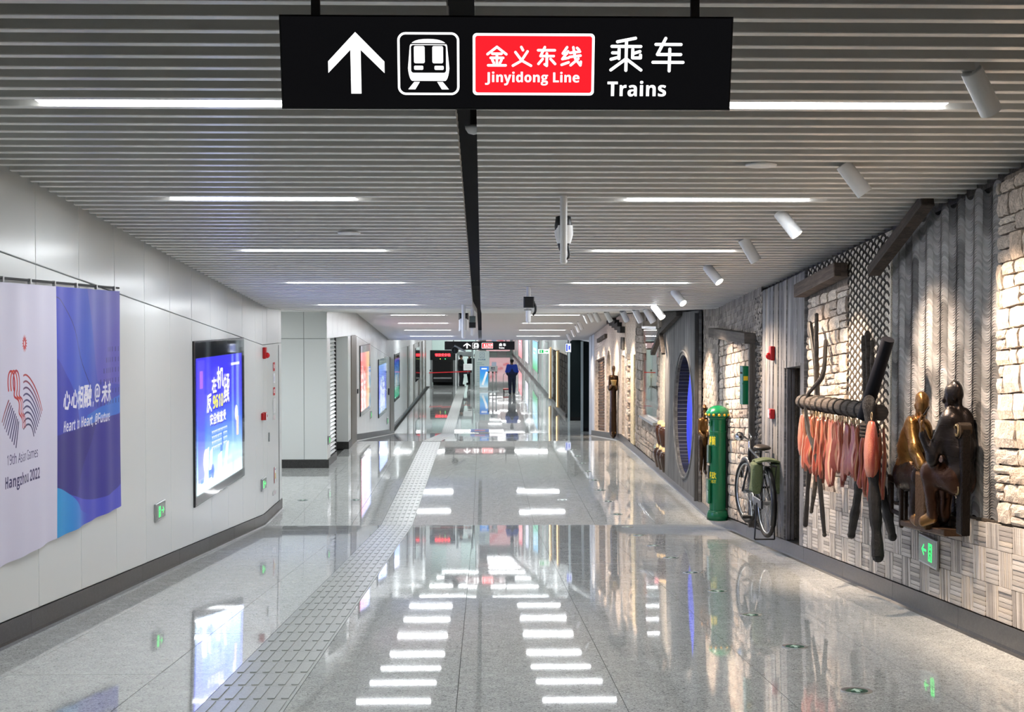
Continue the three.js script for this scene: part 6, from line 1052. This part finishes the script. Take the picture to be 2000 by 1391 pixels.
// luggage scanner with LED header
{
  const t = base('luggage_scanner', H(-2.24, 0, 73.2), 'black luggage scanner with red lettering in the far security check', 'scanner'), blk = std(0x101113, 0.3);
  part(t, 'body', chamfer(1.28, 1.5, 2.0, 0.02), blk, V(0, 0.9, -1.0)); part(t, 'header', chamfer(1.42, 0.55, 0.3, 0.01), std(0x0c0c0d, 0.3), V(0, 1.68, 0.0));
  part(t, 'led_text', sheet(0.92, 0.2), glow(canvasTexture(512, 110, (c, X, Y) => { c.fillStyle = '#160304'; c.fillRect(0, 0, X, Y); glyphs(c, '请接受安检', 14, 8, 90, '#ff3038', 0.16, 0.08); }), 3.2), V(0, 1.69, 0.152));
  part(t, 'tunnel_curtain', chamfer(0.9, 0.9, 0.03, 0.004), std(0x050506, 0.6), V(0, 0.9, 0.01)); for (const s of [-1, 1]) { part(t, 'side_panel', chamfer(0.13, 1.5, 0.2, 0.01), std(0xaab0b0, 0.3), V(s * 0.64, 0.75, 0.02)); } part(t, 'conveyor', chamfer(1.0, 0.08, 0.7, 0.01), M.steel, V(0, 0.42, 0.3)); part(t, 'base', box(1.1, 0.18, 1.9), M.black, V(0, 0.09, -1)); for (const s of [-0.2, 0.2]) part(t, 'indicator', new THREE.SphereGeometry(0.03, 8, 6), std(0x30ff80, 0.4, { emissive: s < 0 ? 0xd8b040 : 0x50ff90, emissiveIntensity: 1.5 }), V(s * 0.7, 1.47, 0.14));
}
// belt barrier
const stanchion = (x, d, h, label) => { const t = base('barrier_post', H(x, 0, d), label, 'barrier post', 'steel barrier posts of the security check'); part(t, 'foot', lathe([[0.001, 0.03], [0.06, 0.028], [0.16, 0.012], [0.165, 0], [0.001, 0]], 20), M.steel); part(t, 'post', new THREE.CylinderGeometry(0.032, 0.032, h, 12).translate(0, h / 2, 0), M.steel); part(t, 'head', new THREE.CylinderGeometry(0.04, 0.04, 0.08, 12).translate(0, h, 0), M.dark); return t; };
stanchion(-2.8, 69.8, 0.95, 'steel barrier post at the left end of the red belt'); stanchion(-0.62, 68, 0.95, 'steel barrier post carrying a white notice, right end of the red belt'); [[0.3, 66.6, 'left'], [0.5, 66.1, 'middle'], [0.68, 66.9, 'right']].forEach(([x, d, w]) => stanchion(x, d, 1.0, w + ' one of the three grouped barrier posts beside the blue board'));
single('belt', box(Math.hypot(2.18, 1.8), 0.05, 0.006).rotateY(Math.atan2(1.8, 2.18) * -1 * -1), std(0xc01820, 0.5), H(-1.71, 0.9, 68.9), 'red belt stretched between two steel barrier posts before the scanner', 'belt');
const notice = (x, v, d, w, h, label, draw) => { const t = base('notice_board', H(x, v, d), label, 'notice'); part(t, 'board', chamfer(w, h, 0.02, 0.004), M.white); part(t, 'print', sheet(w - 0.02, h - 0.02), std(0xffffff, 0.5, { map: canvasTexture(256, Math.round(256 * h / w), draw) }), V(0, 0, 0.0115)); part(t, 'clamp', new THREE.CylinderGeometry(0.012, 0.012, h, 8).translate(0, -h * 0.5, -0.02), M.steel); };
notice(-0.78, 1.2, 67.96, 0.46, 0.34, 'small white notice on the barrier post before the scanner', (c, X, Y) => { c.fillStyle = '#e4e8e6'; c.fillRect(0, 0, X, Y); c.fillStyle = '#8a8f8e'; for (let i = 0; i < 5; i++) c.fillRect(24, 24 + i * 30, 200, 8); });
notice(0.52, 1.18, 66.1, 0.44, 0.28, 'small white notice reading trains on the grouped barrier posts', (c, X, Y) => { c.fillStyle = '#eef0f0'; c.fillRect(0, 0, X, Y); glyphs(c, '乘车', 60, 26, 60, '#33415a', 0.14); c.fillStyle = '#33415a'; c.fillRect(66, 108, 120, 14); });
// walk-through gate, board, A-frame, trolley
{
  const t = base('detector_gate', H(-1.0, 0, 73.0), 'grey walk-through detector gate in the far security check', 'gate'); for (const s of [-1, 1]) part(t, 'side_post', chamfer(0.11, 2.2, 0.5, 0.01), std(0xb4bcbc, 0.3), V(s * 0.42, 1.1, 0)); part(t, 'top_bar', chamfer(0.95, 0.22, 0.5, 0.01), std(0xd0d6d6, 0.3), V(0, 1.75, -0.6)); part(t, 'tray_table', chamfer(0.7, 0.05, 0.5, 0.01), M.white, V(0.05, 1.62, -1.0));
  const b = base('information_board', H(-0.05, 0, 72), 'tall pale board with blue train symbol and small lettering in the far security check', 'board'); part(b, 'panel', chamfer(0.82, 1.95, 0.08, 0.006), std(0xd4dfdd, 0.4), V(0, 0.975, 0)); part(b, 'print', sheet(0.8, 1.9), std(0xffffff, 0.5, { map: canvasTexture(256, 608, (c, X, Y) => { c.fillStyle = '#d8e4e2'; c.fillRect(0, 0, X, Y); c.strokeStyle = '#3a5a8a'; c.lineWidth = 5; c.strokeRect(92, 24, 76, 90); c.beginPath(); c.arc(130, 62, 20, 2.6, 6.8); c.moveTo(112, 104); c.lineTo(124, 76); c.moveTo(148, 104); c.lineTo(136, 76); c.stroke(); glyphs(c, '安全检查', 62, 130, 30, '#5a7a98', 0.12); c.fillStyle = '#8fb0b0'; for (let i = 0; i < 12; i++) c.fillRect(40, 200 + i * 30, 90 + (i * 37) % 80, 9); }) }), V(0, 0.975, 0.042));
  const e = base('poster_stand', H(0.08, 0, 68), 'blue and white poster on an A frame stand in the far hall', 'poster stand'); part(e, 'print', sheet(0.5, 1.1), std(0xffffff, 0.4, { map: canvasTexture(128, 256, (c, X, Y) => { const g = c.createLinearGradient(0, 0, 0, Y); g.addColorStop(0, '#2b7ae0'); g.addColorStop(0.55, '#4ab4f0'); g.addColorStop(1, '#e8f4fa'); c.fillStyle = g; c.fillRect(0, 0, X, Y); c.fillStyle = '#ffffff'; c.fillRect(24, 18, 74, 18); c.save(); c.translate(70, 140); c.rotate(0.35); c.fillRect(-14, -80, 28, 170); c.restore(); }) }), V(0, 0.68, 0.012), [-0.12, 0, 0]); part(e, 'board', chamfer(0.54, 1.16, 0.016, 0.004), M.steel, V(0, 0.68, 0), [-0.12, 0, 0]); for (const s of [-1, 1]) { part(e, 'leg', rod(V(s * 0.25, 0, 0.08), V(s * 0.24, 1.22, -0.06), 0.012), M.steel); part(e, 'leg', rod(V(s * 0.25, 0, -0.35), V(s * 0.24, 1.22, -0.08), 0.012), M.steel); }
  const c = base('hand_trolley', H(1.22, 0, 64.9), 'small trolley with red deck pushed by the worker in the far hall', 'trolley'); part(c, 'deck', chamfer(0.44, 0.05, 0.75, 0.008), std(0xc02418, 0.4), V(0, 0.2, -0.35)); part(c, 'handle', tube([V(-0.2, 0.22, 0.0), V(-0.2, 0.9, 0.04), V(-0.18, 0.97, 0.05), V(0.18, 0.97, 0.05), V(0.2, 0.9, 0.04), V(0.2, 0.22, 0.0)], 0.014, 40), M.steel); for (const x of [-0.17, 0.17]) for (const z of [-0.05, -0.65]) part(c, 'wheel', new THREE.TorusGeometry(0.06, 0.025, 8, 16).rotateY(Math.PI / 2), M.dark, V(x, 0.085, z));
  const q = base('floor_sticker', H(-0.1, 0.001, 43.1), 'blue and red printed sticker on the floor at the foot of the ramp', 'sticker'); part(q, 'print', sheet(0.62, 1.1), std(0xffffff, 0.4, { map: canvasTexture(128, 128, (c2, X, Y) => { c2.fillStyle = '#5a78c8'; c2.fillRect(0, 0, X, Y); c2.fillStyle = '#d86a78'; c2.fillRect(28, 30, 72, 60); }) }), V(0, 0.002, 0), [-Math.PI / 2, 0, 0]);
  const m = base('round_camera', H(-1.0, 2.68, 41.2), 'black round camera with white bracket at the lower edge of the low ceiling', 'camera'); part(m, 'dome', new THREE.SphereGeometry(0.11, 18, 12), M.dark, V(0.12, 0.02, 0)); part(m, 'arm', rod(V(0.1, 0.16, 0), V(0.45, -0.02, 0), 0.035, 0.03), M.steel);
}
// ------------------------------------------------------------------ people in the far hall
const personMat = new THREE.MeshStandardMaterial({ vertexColors: true, roughness: 0.8 });
function person(pos, turn, label, pal, pose = {}) {                  // faces +z before the turn; palette: skin, hair, top, trousers, shoes
  const { aL = [[-0.26, 1.13, 0.0], [-0.24, 0.9, 0.1]], aR = [[0.26, 1.13, 0.0], [0.24, 0.9, 0.1]], fL = 0.0, fR = 0.0, lean = 0 } = pose, P = [...pal, pal[5] ?? pal[2]].slice(0, 6).map(lin), Z = y => lean * Math.max(0, y - 0.9);
  const p = (x, y, z) => [x, y, z + Z(y)], sh = s => p(s * 0.185, 1.4, 0), hp = [[-0.245, 1.13, 0], [0.245, 1.13, 0]];
  const prims = [L(p(0, 0.92, 0), p(0, 0.96, 0), 0.15, 0.15, 3, 0.06), L(p(0, 1.03, 0), p(0, 1.14, 0), 0.165, 0.15, 5, 0.06), L(p(-0.07, 1.15, 0), p(-0.09, 1.34, 0), 0.14, 0.125, 2, 0.06), L(p(0.07, 1.15, 0), p(0.09, 1.34, 0), 0.14, 0.125, 2, 0.06), L(p(0, 1.42, 0), p(0, 1.5, 0.01), 0.055, 0.05, 0, 0.03), ...head(p(0, 1.6, 0.015), [0, -0.12, 1], 1, 0, 1)];
  for (const [s, arm, f] of [[-1, aL, fL], [1, aR, fR]]) { const e = p(...arm[0]), h = p(...arm[1]); prims.push(L(sh(s), e, 0.078, 0.064, 2, 0.05), L(e, h, 0.062, 0.046, 5, 0.03), ...hand(h, [h[0] - e[0], h[1] - e[1], h[2] - e[2]], [-s, 0, 0.2], 1, 0, 0.7)); prims.push(L([s * 0.09, 0.93, 0], [s * 0.1, 0.5, 0.04 + f * 0.6], 0.118, 0.088, 3, 0.05), L([s * 0.1, 0.5, 0.04 + f * 0.6], [s * 0.1, 0.1, f], 0.086, 0.07, 3, 0.03), L([s * 0.1, 0.045, f - 0.03], [s * 0.11, 0.035, f + 0.15], 0.048, 0.036, 4, 0.02)); }
  const m = part(scene, numbered('person'), bodyMesh(prims, 0.04, 0.014, P), personMat, pos); m.rotation.y = turn; tag(m, label, 'person'); return m;
}
person(H(1.43, 0, 64.2), Math.PI, 'person in blue work jacket and dark trousers pushing a trolley away from view', [0x8a6450, 0x1c1a18, 0x2446b8, 0x1d2440, 0x16161a, 0x1b2350], { aL: [[-0.27, 1.12, 0.0], [-0.22, 0.96, 0.22]], aR: [[0.27, 1.12, 0.0], [0.22, 0.96, 0.22]], fL: 0.2, fR: -0.16, lean: 0.14 });
const bagHolder = person(H(-1.22, 0, 72.4), 1.2, 'person in dark coat standing in profile with a handbag at the security check', [0xb58a72, 0x141212, 0x16171c, 0x1a1c24, 0x101012], { aL: [[-0.26, 1.13, 0.05], [-0.2, 1.05, 0.28]], aR: [[0.24, 1.13, 0.06], [0.18, 0.98, 0.24]] });
{ const t = base('handbag', H(-0.9, 0.66, 72.2), 'dark handbag held by the person in the dark coat', 'bag'); part(t, 'bag', chamfer(0.34, 0.22, 0.14, 0.03), std(0x1c2130, 0.5), V(0, 0.11, 0)); part(t, 'handle', new THREE.TorusGeometry(0.09, 0.012, 8, 16, Math.PI), std(0x1c2130, 0.5), V(0, 0.21, 0)); }
person(H(-0.74, 0, 74.4), -1.2, 'person in black uniform and cap standing at the detector gate', [0xb58a72, 0x0c0c10, 0x0e1016, 0x0e1016, 0x0c0c0e]);
person(H(-0.42, 0, 74.6), -0.6, 'person in dark uniform partly hidden behind the gate post', [0xc09a80, 0x141212, 0x1a1c22, 0x14161c, 0x0c0c0e]);
scene.traverse(o => { if (o.isLight) o.castShadow = !o.isRectAreaLight; });
renderer.render(scene, camera);
